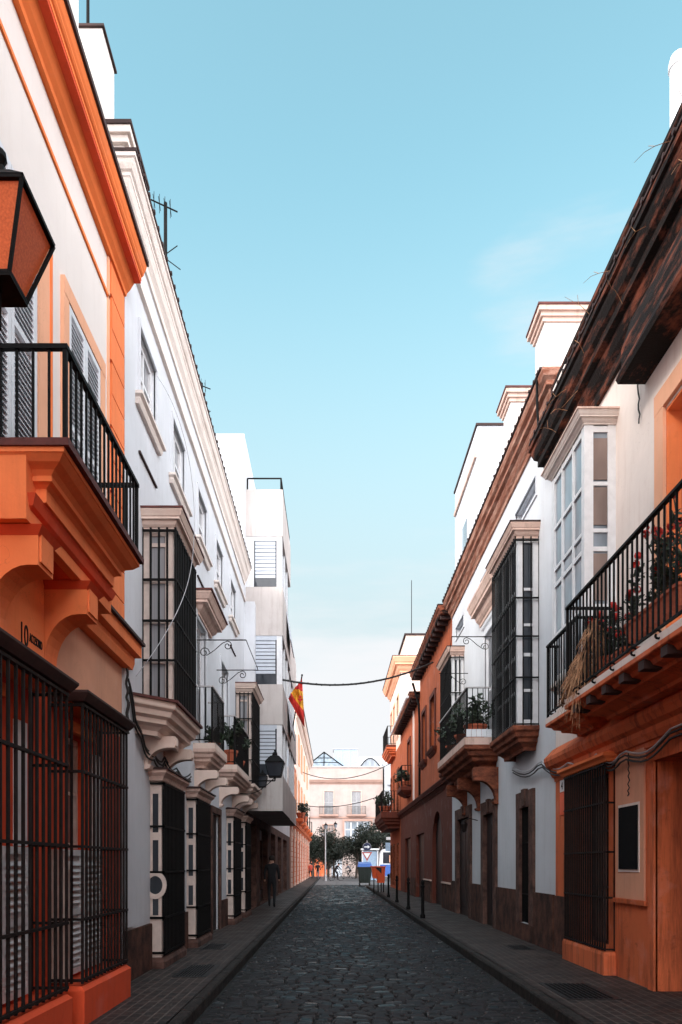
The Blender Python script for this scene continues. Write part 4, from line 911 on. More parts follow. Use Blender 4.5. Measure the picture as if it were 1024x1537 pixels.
# ================================================================== plants and pots
def leaves(mb, c, rad, n, size, seed, shape=None):
    rnd = random.Random(seed)
    for _ in range(n):
        while True:
            p = Vector((rnd.uniform(-1, 1), rnd.uniform(-1, 1), rnd.uniform(-1, 1)))
            if p.length < 1: break
        p = Vector((c[0] + p.x * rad[0], c[1] + p.y * rad[1], c[2] + p.z * rad[2]))
        s = size * rnd.uniform(.6, 1.3); d = Vector((rnd.gauss(0, 1), rnd.gauss(0, 1), rnd.gauss(0, .8))).normalized(); e = d.cross(Vector((rnd.gauss(0, 1), rnd.gauss(0, 1), rnd.gauss(0, 1)))).normalized()
        mid = d.cross(e) * s * .15
        mb.add([p - d * s, p + e * s * .45 + mid, p + d * s, p - e * s * .45 + mid], [(0, 1, 2), (0, 2, 3)])
def geranium(label, P, u0, u1, w, z, hgt, seed, trough=True, flowers=26):
    c = P.p((u0 + u1) / 2, z, w); t = thing('geranium_planter', label, 'plant pot', c, 'geranium troughs on the long balcony')
    if trough:
        mb = MB(); q = P.p
        mb.hexa([q(u0 + .03, z, w - .07), q(u1 - .03, z, w - .07), q(u1 - .03, z, w + .07), q(u0 + .03, z, w + .07), q(u0, z + .19, w - .1), q(u1, z + .19, w - .1), q(u1, z + .19, w + .1), q(u0, z + .19, w + .1)])
        mb.box(P, u0 - .01, u1 + .01, z + .17, z + .2, w - .11, w + .11); mb.build('pot', M['terracotta'], t)
    rnd = random.Random(seed); lf = MB(); fl = MB(); st = MB()
    for i in range(int((u1 - u0) / .045)):
        u = rnd.uniform(u0, u1); h = rnd.uniform(.3, 1) * hgt; a = rnd.uniform(-.16, .16)
        p0 = Vector(P.p(u, z + .18, w)); p1 = Vector(P.p(u + a, z + .18 + h, w + rnd.uniform(-.12, .2)))
        st.tube([p0, p0.lerp(p1, .5) + Vector((0, 0, .04)), p1], .006, 4)
        for k_ in range(4): leaves(lf, p0.lerp(p1, rnd.uniform(.2, 1)), (.07, .07, .06), 7, .042, rnd.random())
        if rnd.random() < flowers / 28:
            for _ in range(14):
                d = Vector((rnd.gauss(0, 1), rnd.gauss(0, 1), rnd.gauss(0, 1))).normalized(); f = p1 + d * .035 + Vector((0, 0, .03)); e = d.orthogonal().normalized() * .027; g = d.cross(e)
                fl.add([f + e, f + g, f - e, f - g], [(0, 1, 2, 3)])
    st.build('stem', M['leaf'], t); lf.build('foliage', M['leaf'], t)
    if fl.v: fl.build('flowers', M['petal'], t)
    return t
geranium('large terracotta trough of red geraniums on the long right balcony, nearest the camera', RW, 7.0, 8.3, .5, 3.98, .78, 3)
geranium('lower row of red geraniums in a trough further along the long balcony', RW, 8.45, 9.7, .45, 3.80, .62, 5)
# dry straw-like plant tumbling through the railing
t = thing('dry_plant', 'dry straw coloured trailing plant hanging through the balcony railing', 'plant', RW.p(9.1, 3.75, .6)); mb = MB(); rnd = random.Random(11)
for i in range(900):
    k_ = rnd.choice((0, 0, 1, 1, 2)); cu, cz, cw = ((9.15, 4.45, .60), (9.45, 4.15, .66), (9.62, 3.95, .70))[k_]
    d = Vector((rnd.gauss(0, 1), rnd.gauss(.2, .8), abs(rnd.gauss(.3, .5)))).normalized(); L = rnd.uniform(.14, .36)
    p = []
    for m_ in range(5):
        f = m_ / 4; p.append(RW.p(cu + rnd.gauss(0, .004) + d.x * L * f, cz + d.y * L * f - .62 * L * f * f * 1.6, cw - .03 + d.z * L * f * .8))
    mb.tube(p, .0055, 3, .002, caps=False)
mb.build('foliage', M['straw'], t)
p = RW.p(9.15, 3.75, .45); MB().lathe(p, [(.10, 0), (.14, .26), (.155, .27), (.155, .31), (.12, .31)], 12).build('pot', M['terracotta'], t)
def potted(label, c, r, h, n, seed, group, pot='terracotta', lsz=.07):
    t = thing('potted_plant', label, 'potted plant', c, group)
    MB().lathe(c, [(r * .55, 0), (r * .75, h * .3), (r * .82, h * .31), (r * .82, h * .36), (r * .6, h * .36)], 12).build('pot', M[pot], t)
    mb = MB(); rnd = random.Random(seed)
    for i in range(9): leaves(mb, (c[0] + rnd.gauss(0, r * .55), c[1] + rnd.gauss(0, r * .55), c[2] + h * (.5 + rnd.random() * .5)), (r * .5, r * .5, h * .2), n // 9, lsz, seed * 50 + i)
    mb.build('foliage', M['leaf'], t)
gp = 'potted plants on balconies'
potted('bushy plant in a terracotta pot at the near corner of the pale-railed right balcony', RW.p(17.75, 4.47, .45), .34, .95, 360, 1, gp)
potted('leafy dark plant against the middle of the pale-railed right balcony', RW.p(18.9, 4.47, .5), .32, .85, 300, 2, gp)
potted('dark leafy plant at the far end of the pale-railed right balcony', RW.p(20.5, 4.47, .5), .3, .8, 260, 9, gp)
potted('dark plant filling the second balcony of the long white house', LW.p(17.8, 3.87, .2), .24, 1.0, 360, 4, gp)
potted('dark plant behind the railing of the farther left balcony, beside the small bay', LW.p(19.2, 3.87, .2), .24, .85, 300, 6, gp)
potted('small plant on the shorter left balcony under the door hood', LW.p(15.3, 3.87, .22), .16, .4, 160, 7, gp)
potted('shrub hanging over the far black balcony on the right', RW.p(44.0, 4.52, .75), .45, 1.1, 300, 8, gp, lsz=.1)
potted('plant pot on the small rust balcony high on the right', RW.p(37.3, 5.32, .3), .32, .8, 200, 12, gp, lsz=.1)
potted('plant on the nearest orange balcony of the ornate far left house', LW.p(52.5, 4.75, .4), .4, 1.0, 200, 13, gp, lsz=.1)
potted('plant on the second orange balcony of the ornate far left house', LW.p(57.6, 4.75, .4), .4, 1.1, 200, 14, gp, lsz=.1)
# weeds growing out of the blackened cornice
t = thing('roof_weeds', 'thin dry weeds growing out of the blackened cornice at the upper right', 'weeds', RW.p(8, 8.8, .3)); mb = MB(); rnd = random.Random(21)
for i in range(13):
    u = rnd.uniform(6.5, 11.8); z = rnd.choice((8.2, 8.55, 8.8)); a = Vector(RW.p(u, z, .34)); pts = [a]
    d = Vector((-rnd.uniform(.02, .10), rnd.uniform(-.12, .12), rnd.uniform(-.05, .08)))
    for k_ in range(4): pts.append(pts[-1] + d + Vector((0, 0, -.03 * k_ * rnd.random()))); 
    mb.tube(pts, .005, 3, .002)
    if rnd.random() < .5:
        b_ = pts[2]; mb.tube([b_, b_ + Vector((-.03, rnd.uniform(-.1, .1), .08))], .003, 3)
mb.build('stems', M['straw'], t)

# ================================================================== antennas and poles on the roofs
def antenna(label, c, h, seed):
    t = thing('tv_antenna', label, 'antenna', c, 'television antennas on the left roofs'); x, y, z = c
    MB().tube([c, (x, y, z + h)], .03, 6).build('mast', M['iron'], t); mb = MB(); rnd = random.Random(seed)
    d = Vector((-.75, -.3, .12)); top = Vector((x, y, z + h - .06)); mb.tube([top - d * .25, top + d], .012, 4)
    for i in range(9):
        q = top + d * (i / 9 - .1); l = .26 - .012 * i; mb.tube([q + Vector((.1, -1, 0)) * l * .6, q - Vector((.1, -1, 0)) * l * .6], .006, 4)
        mb.tube([q + Vector((0, 0, .16)), q - Vector((0, 0, .16))], .005, 4) if i < 4 else None
    q = top - Vector((0, 0, h * .35)); mb.tube([q + Vector((-.35, 0, .25)), q + Vector((.25, 0, -.2))], .008, 4); mb.tube([q, top], .012, 4); mb.tube([q + Vector((-.35, 0, -.2)), q + Vector((.2, 0, .2))], .008, 4)
    mb.build('elements', M['iron'], t); return t
antenna('tall television antenna above the white cornice, nearest of the two', (-2.80, 12.8, 10.2), 2.45, 1)
antenna('second television antenna on a mast further along the white roof', (-2.95, 17.2, 10.2), 2.2, 2)
def pole(label, c, h, name='roof_pole'):
    o = MB().lathe((c[0], c[1], c[2]), [(.03, 0), (.022, h * .02), (.018, h * .98), (.006, h)], 8).lathe(c, [(.06, 0), (.06, .03)], 8).build(name, M['iron'], None, loc=c); return tag(o, label, 'pole')
pole('black pole on top of the tall plain chimney at the upper left edge', (-3.12, 9.75, 12.13), 1.4)
pole('thin aerial pole on the roof of the last right-hand house', (4.5, 43.9, 14.68), 3.2)

# ================================================================== cables
def cable(label, pts_fn, r, n=40, mat='cable', name='overhead_cable', lumps=0):
    pts = [Vector(pts_fn(i / n)) for i in range(n + 1)]; mb = MB().tube(pts, r, 6)
    if lumps:
        off = [p + Vector((0, math.sin(i * 1.9) * r * .7, math.cos(i * 1.9) * r * .9)) for i, p in enumerate(pts)]; mb.tube(off, r * .55, 5)
    o = mb.build(name, M[mat], None, loc=pts[0]); tag(o, label, 'cable'); return o
def sag(a, b, s): a = Vector(a); b = Vector(b); return lambda t: a.lerp(b, t) - Vector((0, 0, s * 4 * t * (1 - t)))
cable('thick twisted black cable hanging across the street in front of the flag', sag((-1.60, 23.0, 7.15), (3.4, 26, 8.45), .42), .030, lumps=1, n=60)
cable('thin upper cable slung across the far end of the street', sag((-2.2, 56, 8.3), (3.6, 48, 7.9), .7), .028)
cable('thin lower cable slung across the far end of the street', sag((-2.2, 56, 5.9), (3.6, 49, 6.2), .45), .026)
rnd = random.Random(3)
def wallrun(P, us, zs, w, wob=.03):
    def f(t):
        x = t * (len(us) - 1); i = min(int(x), len(us) - 2); k_ = x - i; sg = math.sin(PI * k_) * wob * 2
        return P.p(us[i] + (us[i + 1] - us[i]) * k_, zs[i] + (zs[i + 1] - zs[i]) * k_ - sg, w + .01 * math.sin(t * 40))
    return f
for j, (w, dz) in enumerate(((.06, 0), (.075, -.05), (.06, -.10))):
    cable(['uppermost cable of the bundle swagging under the first left bay', 'middle cable of the bundle swagging under the first left bay', 'lowest cable of the bundle swagging under the first left bay'][j],
          wallrun(LW, [9.5, 10.1, 10.9, 11.6, 12.4, 13.6], [3.9 + dz, 3.35 + dz, 3.18 + dz, 3.22 + dz, 3.15 + dz, 3.2 + dz], w, .05), .013, name='wall_cable', mat='cable')
    cable(['uppermost cable of the loose bundle on the orange wall under the right balcony', 'middle cable of the loose bundle on the orange wall under the right balcony', 'lowest cable of the loose bundle on the orange wall under the right balcony'][j],
          wallrun(RW, [6.5, 8.2, 9.6, 10.6, 11.8, 13.4, 15.5], [3.35 + dz, 3.08 + dz, 3.02 + dz, 3.12 + dz, 3.18 + dz, 3.42 + dz, 3.55 + dz], w + .04, .07), .013, name='wall_cable', mat='cable' if j else 'cable_pale')
cable('black cable running down the corner between the orange and white left houses', wallrun(LW, [9.40, 9.42, 9.44, 9.46], [4.0, 3.6, 3.2, 3.6], .07, .02), .016, name='wall_cable')
cable('pale thin wire looping down the white wall past the first barred bay', lambda t: LW.p(11.0 - 1.2 * t + .9 * math.sin(PI * t) ** 2 * .8, 8.6 - 4.6 * t, .58 - .5 * abs(1 - 2 * t) ** 3), .005, mat='cable_pale', name='wall_cable')
cable('short dark cable dangling from the blackened cornice', wallrun(RW, [9.6, 9.35, 9.3], [8.05, 7.7, 6.95], .03, .03), .010, name='wall_cable', n=20)
cable('thin wire hanging from the orange wall beside the black plaque', wallrun(RW, [9.6, 9.58, 9.6], [3.0, 2.7, 2.45], .05, .01), .008, name='wall_cable', n=12)

# ================================================================== flag
FX, FY = -1.20, 25.0
fz = lambda y: 1.6 + (1297 - y) * FY / 1150
fxx = lambda x: (x - 500) * FY / 1150
t = thing('flag', 'red and yellow striped flag with a small crest hanging from a slanting pole', 'flag', (-1.5, FY, 6.5))
pole_a = Vector((fxx(440), FY + .3, fz(1068))); top = Vector((fxx(453.5), FY, fz(1014))); bot = Vector((fxx(457.5), FY, fz(1092)))
MB().tube([(-1.53, 27.2, 5.9), (top.x - .0, FY, top.z)], .022, 6).lathe((top.x, top.y, top.z - .02), [(.02, 0), (.035, .03), (.02, .06)], 8).build('pole', M['iron'], t)
# cloth hangs from the pole tip in folds: rows follow the hoist, columns run to the fly
mb = MB(); NU, NV = 30, 30; V = []
for i in range(NU + 1):
    s_ = i / NU                     # across the stripes
    for j in range(NV + 1):
        v = j / NV                  # from hoist to fly
        hx = 453.5 + 4.2 * s_; hy = 1018 + 74 * s_; gx = 446 - 13 * s_; gy = 1028 + 20 * s_
        px = hx + (gx - hx) * v; py = hy + (gy - hy) * v
        V.append((fxx(px), FY - .05 + .06 * math.sin(v * 8 + s_ * 5) + .05 * math.sin(s_ * 13 + v * 2), fz(py) - .015 * math.sin(v * 9) - .03 * math.sin(PI * v)))
fs = []
for i in range(NU):
    for j in range(NV):
        a = i * (NV + 1) + j; mb.cur = 1 if .25 < (i + .5) / NU < .66 else 0; mb.add([V[a], V[a + 1], V[a + NV + 2], V[a + NV + 1]], [(0, 1, 2, 3)])
cl_ = mb.build('cloth', [M['flag_red'], M['flag_yellow']], t, smooth=True)
bm = bmesh.new(); bm.from_mesh(cl_.data); bmesh.ops.remove_doubles(bm, verts=bm.verts, dist=1e-5); bm.to_mesh(cl_.data); bm.free()
md = cl_.modifiers.new('thickness', 'SOLIDIFY'); md.thickness = .006
e = MB(); i, j = 14, 8; c = Vector(V[i * (NV + 1) + j]); 
for dx, dz, r in ((0, .04, .05), (-.05, -.04, .03), (.05, -.04, .03), (0, -.07, .045)):
    e.add([(c.x + dx + r * math.cos(a_ * PI / 4), c.y - .12 , c.z + dz + r * math.sin(a_ * PI / 4)) for a_ in range(8)] + [(c.x + dx + r * math.cos(a_ * PI / 4), c.y - .13, c.z + dz + r * math.sin(a_ * PI / 4)) for a_ in range(8)], [tuple(range(8)), tuple(range(8, 16))] + [(a_, (a_ + 1) % 8, 8 + (a_ + 1) % 8, 8 + a_) for a_ in range(8)])
e.build('crest', M['flag_red'], cl_)

# ================================================================== street furniture
def hatch(label, x0, x1, y0, y1):
    t = thing('utility_hatch', label, 'hatch', ((x0 + x1) / 2, (y0 + y1) / 2, PAVE), 'cast iron hatches in the pavements')
    MB().xbox(x0, x1, y0, y1, PAVE - .01, PAVE + .006).build('frame', M['hatch'], t); mb = MB()
    n = 9
    for i in range(n):
        for j in range(5):
            a = x0 + .05 + (x1 - x0 - .1) * i / n; b = y0 + .05 + (y1 - y0 - .1) * j / 5; mb.xbox(a, a + (x1 - x0 - .1) / n - .025, b, b + (y1 - y0 - .1) / 5 - .025, PAVE + .0061, PAVE + .011)
    mb.build('tread', M['iron'], t)
hatch('dark rectangular iron hatch in the right pavement by the kerb', 2.55, 3.15, 8.35, 9.5)
hatch('dark iron hatch in the left pavement below the first white bay', -2.1, -1.65, 10.0, 11.2)
hatch('narrow metal grating in the right pavement beside the brown plinth', 3.1, 3.5, 13.2, 13.9)
hatch('pale worn hatch in the left pavement near the dark door', -2.3, -1.9, 13.2, 14.2)
bol = None
for i, (x, y, lb) in enumerate(((2.46, 21, 'nearest'), (2.46, 25, 'second nearest'), (2.46, 29.5, 'third nearest'), (2.46, 34, 'farthest, beside the orange container'))):
    if bol is None:
        bol = thing('bollard', 'nearest black iron bollard along the right kerb', 'bollard', (x, y, PAVE), 'black bollards along the right kerb')
        MB().lathe((x, y, PAVE), [(.07, 0), (.07, .08), (.045, .12), (.04, .82), (.055, .84), (.055, .88), (.035, .90), (.05, .95), (.045, 1.01), (.01, 1.05)], 12).build('post', M['iron'], bol)
    else: dup(bol, (x, y, PAVE), '%s black iron bollard along the right kerb' % lb if i < 3 else 'black iron bollard beside the orange container, farthest along the right kerb')
# dumpster with blue lid
t = thing('dumpster', 'dark green wheeled dumpster with a blue lid at the right kerb', 'dumpster', (2.35, 57, 0)); q = MB()
q.hexa([(1.95, 56.5, .2), (2.75, 56.5, .2), (2.75, 57.6, .2), (1.95, 57.6, .2), (1.82, 56.4, 1.35), (2.88, 56.4, 1.35), (2.88, 57.7, 1.35), (1.82, 57.7, 1.35)]); q.xbox(1.8, 2.9, 56.38, 57.72, 1.28, 1.38)
for x in (2.05, 2.35, 2.65): q.xbox(x - .03, x + .03, 56.40, 56.5, .3, 1.25)
q.build('body', M['green_dark'], t)
q = MB().hexa([(1.80, 56.36, 1.385), (2.90, 56.36, 1.385), (2.90, 57.74, 1.385), (1.80, 57.74, 1.385), (1.88, 56.5, 1.62), (2.82, 56.5, 1.62), (2.82, 57.6, 1.75), (1.88, 57.6, 1.75)]); q.build('lid', M['blue'], t)
for x in (1.98, 2.72):
    for y in (56.6, 57.5): MB().tube([(x - .04, y, .1), (x + .04, y, .1)], .1, 10).build('wheel', M['rubber'], t)
# orange container on posts
t = thing('litter_container', 'bright orange litter container with a lip and dark painted shadow triangle, raised on four posts', 'container', (2.5, 40, .5)); q = MB()
x0, x1, ya, yb, zb, zt = 2.02, 2.72, 39.8, 40.5, .62, 1.44
q.hexa([(x0 + .30, ya + .06, zb), (x1 - .04, ya + .06, zb), (x1 - .04, yb - .06, zb), (x0 + .30, yb - .06, zb), (x0 + .26, ya, zt), (x1, ya, zt), (x1, yb, zt), (x0 + .26, yb, zt)])
q.hexa([(x0 + .05, ya + .05, zb + .26), (x0 + .255, ya + .05, zb + .20), (x0 + .255, yb - .06, zb + .20), (x0 + .05, yb - .06, zb + .26), (x0, ya, zt), (x0 + .255, ya, zt), (x0 + .255, yb, zt), (x0, yb, zt)])
q.build('body', M['orange_plastic'], t)
MB().xbox(x0 - .06, x1 + .03, ya - .04, yb + .04, zt, zt + .05).build('lip', M['orange_plastic'], t)
MB().add([(x0 + .18, ya - .012, zt - .03), (x0 + .50, ya - .012, zt - .03), (x0 + .50, ya - .012, zt - .34), (x0 + .18, ya + .03, zt - .03), (x0 + .50, ya + .03, zt - .03), (x0 + .50, ya + .03, zt - .34)], [(0, 1, 2), (3, 4, 5), (0, 1, 4, 3), (1, 2, 5, 4), (2, 0, 3, 5)]).build('shadow_triangle', M['rubber'], t)  # dark wedge standing in for a triangular shadow on the front
for x in (x0 + .12, x0 + .34, x0 + .5, x1 - .08): MB().xbox(x - .03, x + .03, ya + .25, ya + .31, PAVE - .12 if x < 2.3 else PAVE - .02, zb + .3).build('leg', M['iron'], t)
# round direction sign
t = thing('traffic_sign', 'round dark blue sign with white arrow above a triangular one', 'traffic sign', (2.7, 62, 0)); sx, sy, sz = 2.75, 62, 2.98
MB().tube([(sx, sy, 0), (sx, sy, 3.5)], .035, 8).build('pole', M['metal'], t)
def disc(r, y0, y1, n=28, ph=0): return MB().add([(sx + r * math.cos(2 * PI * i / n + ph), y0, sz + r * math.sin(2 * PI * i / n + ph)) for i in range(n)] + [(sx + r * math.cos(2 * PI * i / n + ph), y1, sz + r * math.sin(2 * PI * i / n + ph)) for i in range(n)], [tuple(range(n)), tuple(range(n, 2 * n))] + [(i, (i + 1) % n, n + (i + 1) % n, n + i) for i in range(n)])
dd = disc(.345, sy - .06, sy - .04).build('disc', M['metal'], t)
disc(.32, sy - .07, sy - .061).build('face', plain('dark_blue_sign', (.012, .02, .06), .4), dd)
MB().xbox(sx - .22, sx + .08, sy - .082, sy - .071, sz - .045, sz + .045).add([(sx + .05, sy - .075, sz - .14), (sx + .24, sy - .075, sz), (sx + .05, sy - .075, sz + .14), (sx + .05, sy - .071, sz - .14), (sx + .24, sy - .071, sz), (sx + .05, sy - .071, sz + .14)], [(0, 1, 2), (3, 4, 5), (0, 1, 4, 3), (1, 2, 5, 4), (2, 0, 3, 5)]).build('arrow', M['white_paint'], dd)
tri = lambda r, y: [(sx - r, y, sz - .42), (sx + r, y, sz - .42), (sx, y, sz - .42 - r * 1.7)]
MB().add(tri(.42, sy - .06) + tri(.42, sy - .045), [(0, 1, 2), (3, 4, 5), (0, 1, 4, 3), (1, 2, 5, 4), (2, 0, 3, 5)]).build('triangle', M['cloth_red'], t)
MB().add([(a_[0], a_[1], a_[2] - .08) for a_ in tri(.27, sy - .07)] + [(a_[0], a_[1], a_[2] - .08) for a_ in tri(.27, sy - .061)], [(0, 1, 2), (3, 4, 5), (0, 1, 4, 3), (1, 2, 5, 4), (2, 0, 3, 5)]).build('triangle_face', M['white_paint'], t)
# kiosk
t = thing('kiosk', 'small white kiosk with pale blue glass sides behind the round arrow sign', 'kiosk', (3.6, 72, 0))
q = MB()
for x in (2.75, 4.15):
    for y in (71.3, 72.7): q.xbox(x - .05, x + .05, y - .05, y + .05, 0, 2.9)
q.build('frame', M['white_paint'], t); MB().xbox(2.8, 4.1, 71.35, 72.65, .1, 2.8).build('glass', M['blue_pale'], t); MB().xbox(2.6, 4.3, 71.1, 72.9, 2.9, 3.05).build('roof', M['white_paint'], t)
# bus
t = thing('bus', 'parked white bus with a blue lower body beyond the end of the street', 'bus', (8.4, 76, 0)); bx0, bx1, by0, by1 = 4.6, 13, 75, 77.4
q = MB(); n = 8; pr = [(bx0, .4), (bx0 - .12, 1.2), (bx0, 2.6), (bx0 + .25, 3.0), (bx0 + .6, 3.12), (bx1 - .3, 3.12), (bx1, 2.9), (bx1, .4)]
q.add([(x, by0, z) for x, z in pr] + [(x, by1, z) for x, z in pr], [tuple(range(n)), tuple(range(n, 2 * n))] + [(i, (i + 1) % n, n + (i + 1) % n, n + i) for i in range(n)]); q.build('body', M['white_paint'], t)
MB().xbox(bx0 + .02, bx1 - .02, by0 - .02, by0 - .002, .42, 1.55).build('side_panel', M['blue'], t)
for i in range(6):
    f = MB().xbox(bx0 + .3 + i * 1.35, bx0 + 1.5 + i * 1.35, by0 - .022, by0 - .004, 1.65, 2.75).build('window', M['glass'], t)
MB().xbox(bx0 + .9, bx0 + 1.4, by0 - .04, by0 - .023, 1.75, 2.45).build('poster', M['peach'], t)
for x in (bx0 + 1.4, bx1 - 1.6):
    wl = MB().tube([(x, by0 - .05, .48), (x, by0 + .25, .48)], .48, 20).build('wheel', M['rubber'], t); MB().tube([(x, by0 - .065, .48), (x, by0 - .051, .48)], .24, 14).build('rim', M['metal'], wl)
# tall lamp post
t = thing('street_lamp', 'pale metal lamp post with two lanterns in front of the plaza trees', 'street lamp', (-.8, 72, 0)); lx, ly = -.72, 72
MB().lathe((lx, ly, 0), [(.16, 0), (.16, .5), (.09, .6), (.07, 2.5), (.055, 4.6), (.03, 4.9)], 12).build('post', M['metal'], t)
arm = MB().tube([(lx - .1, ly, 4.2), (lx - .35, ly, 4.45), (lx + .0, ly, 4.55), (lx + .7, ly, 4.75)], .03, 6).tube([(lx, ly, 4.3), (lx - .5, ly, 4.5)], .03, 6); arm.build('arm', M['metal'], t)
for x, z in ((lx + .05, 4.9), (lx + .95, 5.0)):
    la = MB().lathe((x, ly, z), [(.10, 0), (.17, .32)], 8).build('lantern', M['glass_sky'], t); MB().lathe((x, ly, z + .325), [(.2, 0), (.1, .14), (.03, .2), (.04, .26), (.0, .3)], 8).build('hood', M['iron'], la)
# signs on a post at the right corner
t = thing('sign_post', 'slim post with stacked square signs at the far right corner', 'sign', (4.1, 54, 0))
MB().tube([(4.15, 54, 0), (4.15, 54, 4.2)], .04, 8).build('pole', M['metal'], t)
MB().xbox(3.7, 4.12, 53.93, 53.96, 2.5, 3.1).build('board', M['blue_pale'], t); MB().xbox(3.75, 4.3, 53.93, 53.96, 3.3, 3.5).build('nameplate', M['white_paint'], t)

# ================================================================== people and bicycles
def figure(label, loc, joints, edges, radii, mats, head, rot=0, name='person', extra=None):
    """one continuous skinned body; clothing is coloured by height on the same skeleton"""
    t = thing(name, label, 'person', loc)
    me = bpy.data.meshes.new('b'); keys = list(joints); me.from_pydata([joints[k] for k in keys], [(keys.index(a), keys.index(b)) for a, b in edges], [])
    o = bpy.data.objects.new('b', me); COL.objects.link(o); sk = o.modifiers.new('s', 'SKIN'); sk.use_smooth_shade = True
    for i, k_ in enumerate(keys): me.skin_vertices[0].data[i].radius = (radii[k_], radii[k_])
    me.skin_vertices[0].data[keys.index('pelvis')].use_root = True
    sb = o.modifiers.new('ss', 'SUBSURF'); sb.levels = 1; sb.render_levels = 1; bpy.context.view_layer.update()
    m2 = bpy.data.meshes.new_from_object(o.evaluated_get(bpy.context.evaluated_depsgraph_get())); bpy.data.objects.remove(o)
    rm = Matrix.Rotation(rot, 4, 'Z'); m2.transform(rm); m2.materials.clear()
    for m in mats: m2.materials.append(M[m])
    pz = joints['pelvis'][2]
    inv = rm.inverted()
    for p in m2.polygons:
        c = inv @ p.center; z = c.z
        hand = any((c - Vector(joints[k_])).length < .09 for k_ in ('hand_l', 'hand_r'))
        if z > joints['neck'][2] + .01 or hand: p.material_index = 0
        elif (c - Vector(joints['chest'])).length < .42 or z > pz + .05: p.material_index = 1
        else: p.material_index = 2
    bo = bpy.data.objects.new('body', m2); COL.objects.link(bo); bo.parent = t; m2.name = 'body'
    ORG[bo.name] = ORG[t.name]
    hc = rm @ Vector(head); hm = MB().lathe(Vector(loc) + hc, [(.02, -.02), (.085, -.01), (.11, .05), (.10, .10), (.05, .145), (.01, .15)], 10)
    ho = hm.build('hair', M['hair'], t, smooth=True); return t
def stand(stride=.2, lean=0, arms=.15):
    J = {'pelvis': (0, 0, .92), 'waist': (0, .01, 1.08), 'chest': (0, lean * .6, 1.32), 'neck': (0, lean, 1.49), 'head': (0, lean + .02, 1.60), 'crown': (0, lean + .02, 1.70), 'nose': (0, lean + .11, 1.60),
         'hip_l': (-.09, 0, .90), 'knee_l': (-.1, stride * .6, .50), 'ankle_l': (-.1, stride, .09), 'toe_l': (-.1, stride + .15, .04),
         'hip_r': (.09, 0, .90), 'knee_r': (.1, -stride * .2, .50), 'ankle_r': (.1, -stride, .10), 'toe_r': (.1, -stride + .15, .04),
         'sh_l': (-.19, lean * .8, 1.41), 'el_l': (-.24, -arms * .5, 1.13), 'hand_l': (-.24, arms * .3, .88), 'sh_r': (.19, lean * .8, 1.41), 'el_r': (.24, -.02, 1.13), 'hand_r': (.24, arms, .90)}
    return J
E_ = [('pelvis', 'waist'), ('waist', 'chest'), ('chest', 'neck'), ('neck', 'head'), ('head', 'crown'), ('head', 'nose'), ('pelvis', 'hip_l'), ('hip_l', 'knee_l'), ('knee_l', 'ankle_l'), ('ankle_l', 'toe_l'), ('pelvis', 'hip_r'), ('hip_r', 'knee_r'), ('knee_r', 'ankle_r'), ('ankle_r', 'toe_r'),
      ('chest', 'sh_l'), ('sh_l', 'el_l'), ('el_l', 'hand_l'), ('chest', 'sh_r'), ('sh_r', 'el_r'), ('el_r', 'hand_r')]
RD = {'pelvis': .13, 'waist': .12, 'chest': .15, 'neck': .055, 'head': .095, 'crown': .07, 'nose': .02, 'hip_l': .09, 'hip_r': .09, 'knee_l': .06, 'knee_r': .06, 'ankle_l': .04, 'ankle_r': .04, 'toe_l': .035, 'toe_r': .035,
      'sh_l': .065, 'sh_r': .065, 'el_l': .045, 'el_r': .045, 'hand_l': .032, 'hand_r': .032}
j = stand(.24, .02); figure('person in dark clothes walking close to the left wall under the jutting block', (-2.08, 26.0, PAVE), j, E_, RD, ['skin', 'cloth_dark', 'cloth_dark'], (0, .03, 1.62), 0)
j = stand(.2, .02); figure('person in red top walking by the far left wall', (-2.35, 80, 0), j, E_, RD, ['skin', 'cloth_red', 'cloth_dark'], (0, .03, 1.62), .4)
j = stand(.2, .02); figure('person in dark jacket walking left of the lamp post', (-1.55, 78, 0), j, E_, RD, ['skin', 'cloth_dark', 'cloth_grey'], (0, .03, 1.62), 3.0)
def rider(fwd_lean=.35):
    return {'pelvis': (0, -.18, .96), 'waist': (0, -.08, 1.12), 'chest': (0, .08, 1.32), 'neck': (0, .20, 1.45), 'head': (0, .25, 1.56), 'crown': (0, .25, 1.66), 'nose': (0, .35, 1.55),
            'hip_l': (-.09, -.16, .95), 'knee_l': (-.11, .22, .78), 'ankle_l': (-.11, .08, .42), 'toe_l': (-.11, .22, .38), 'hip_r': (.09, -.16, .95), 'knee_r': (.11, .10, .56), 'ankle_r': (.11, .0, .16), 'toe_r': (.11, .14, .14),
            'sh_l': (-.17, .12, 1.38), 'el_l': (-.22, .28, 1.16), 'hand_l': (-.22, .48, 1.03), 'sh_r': (.17, .12, 1.38), 'el_r': (.22, .28, 1.16), 'hand_r': (.22, .48, 1.03)}
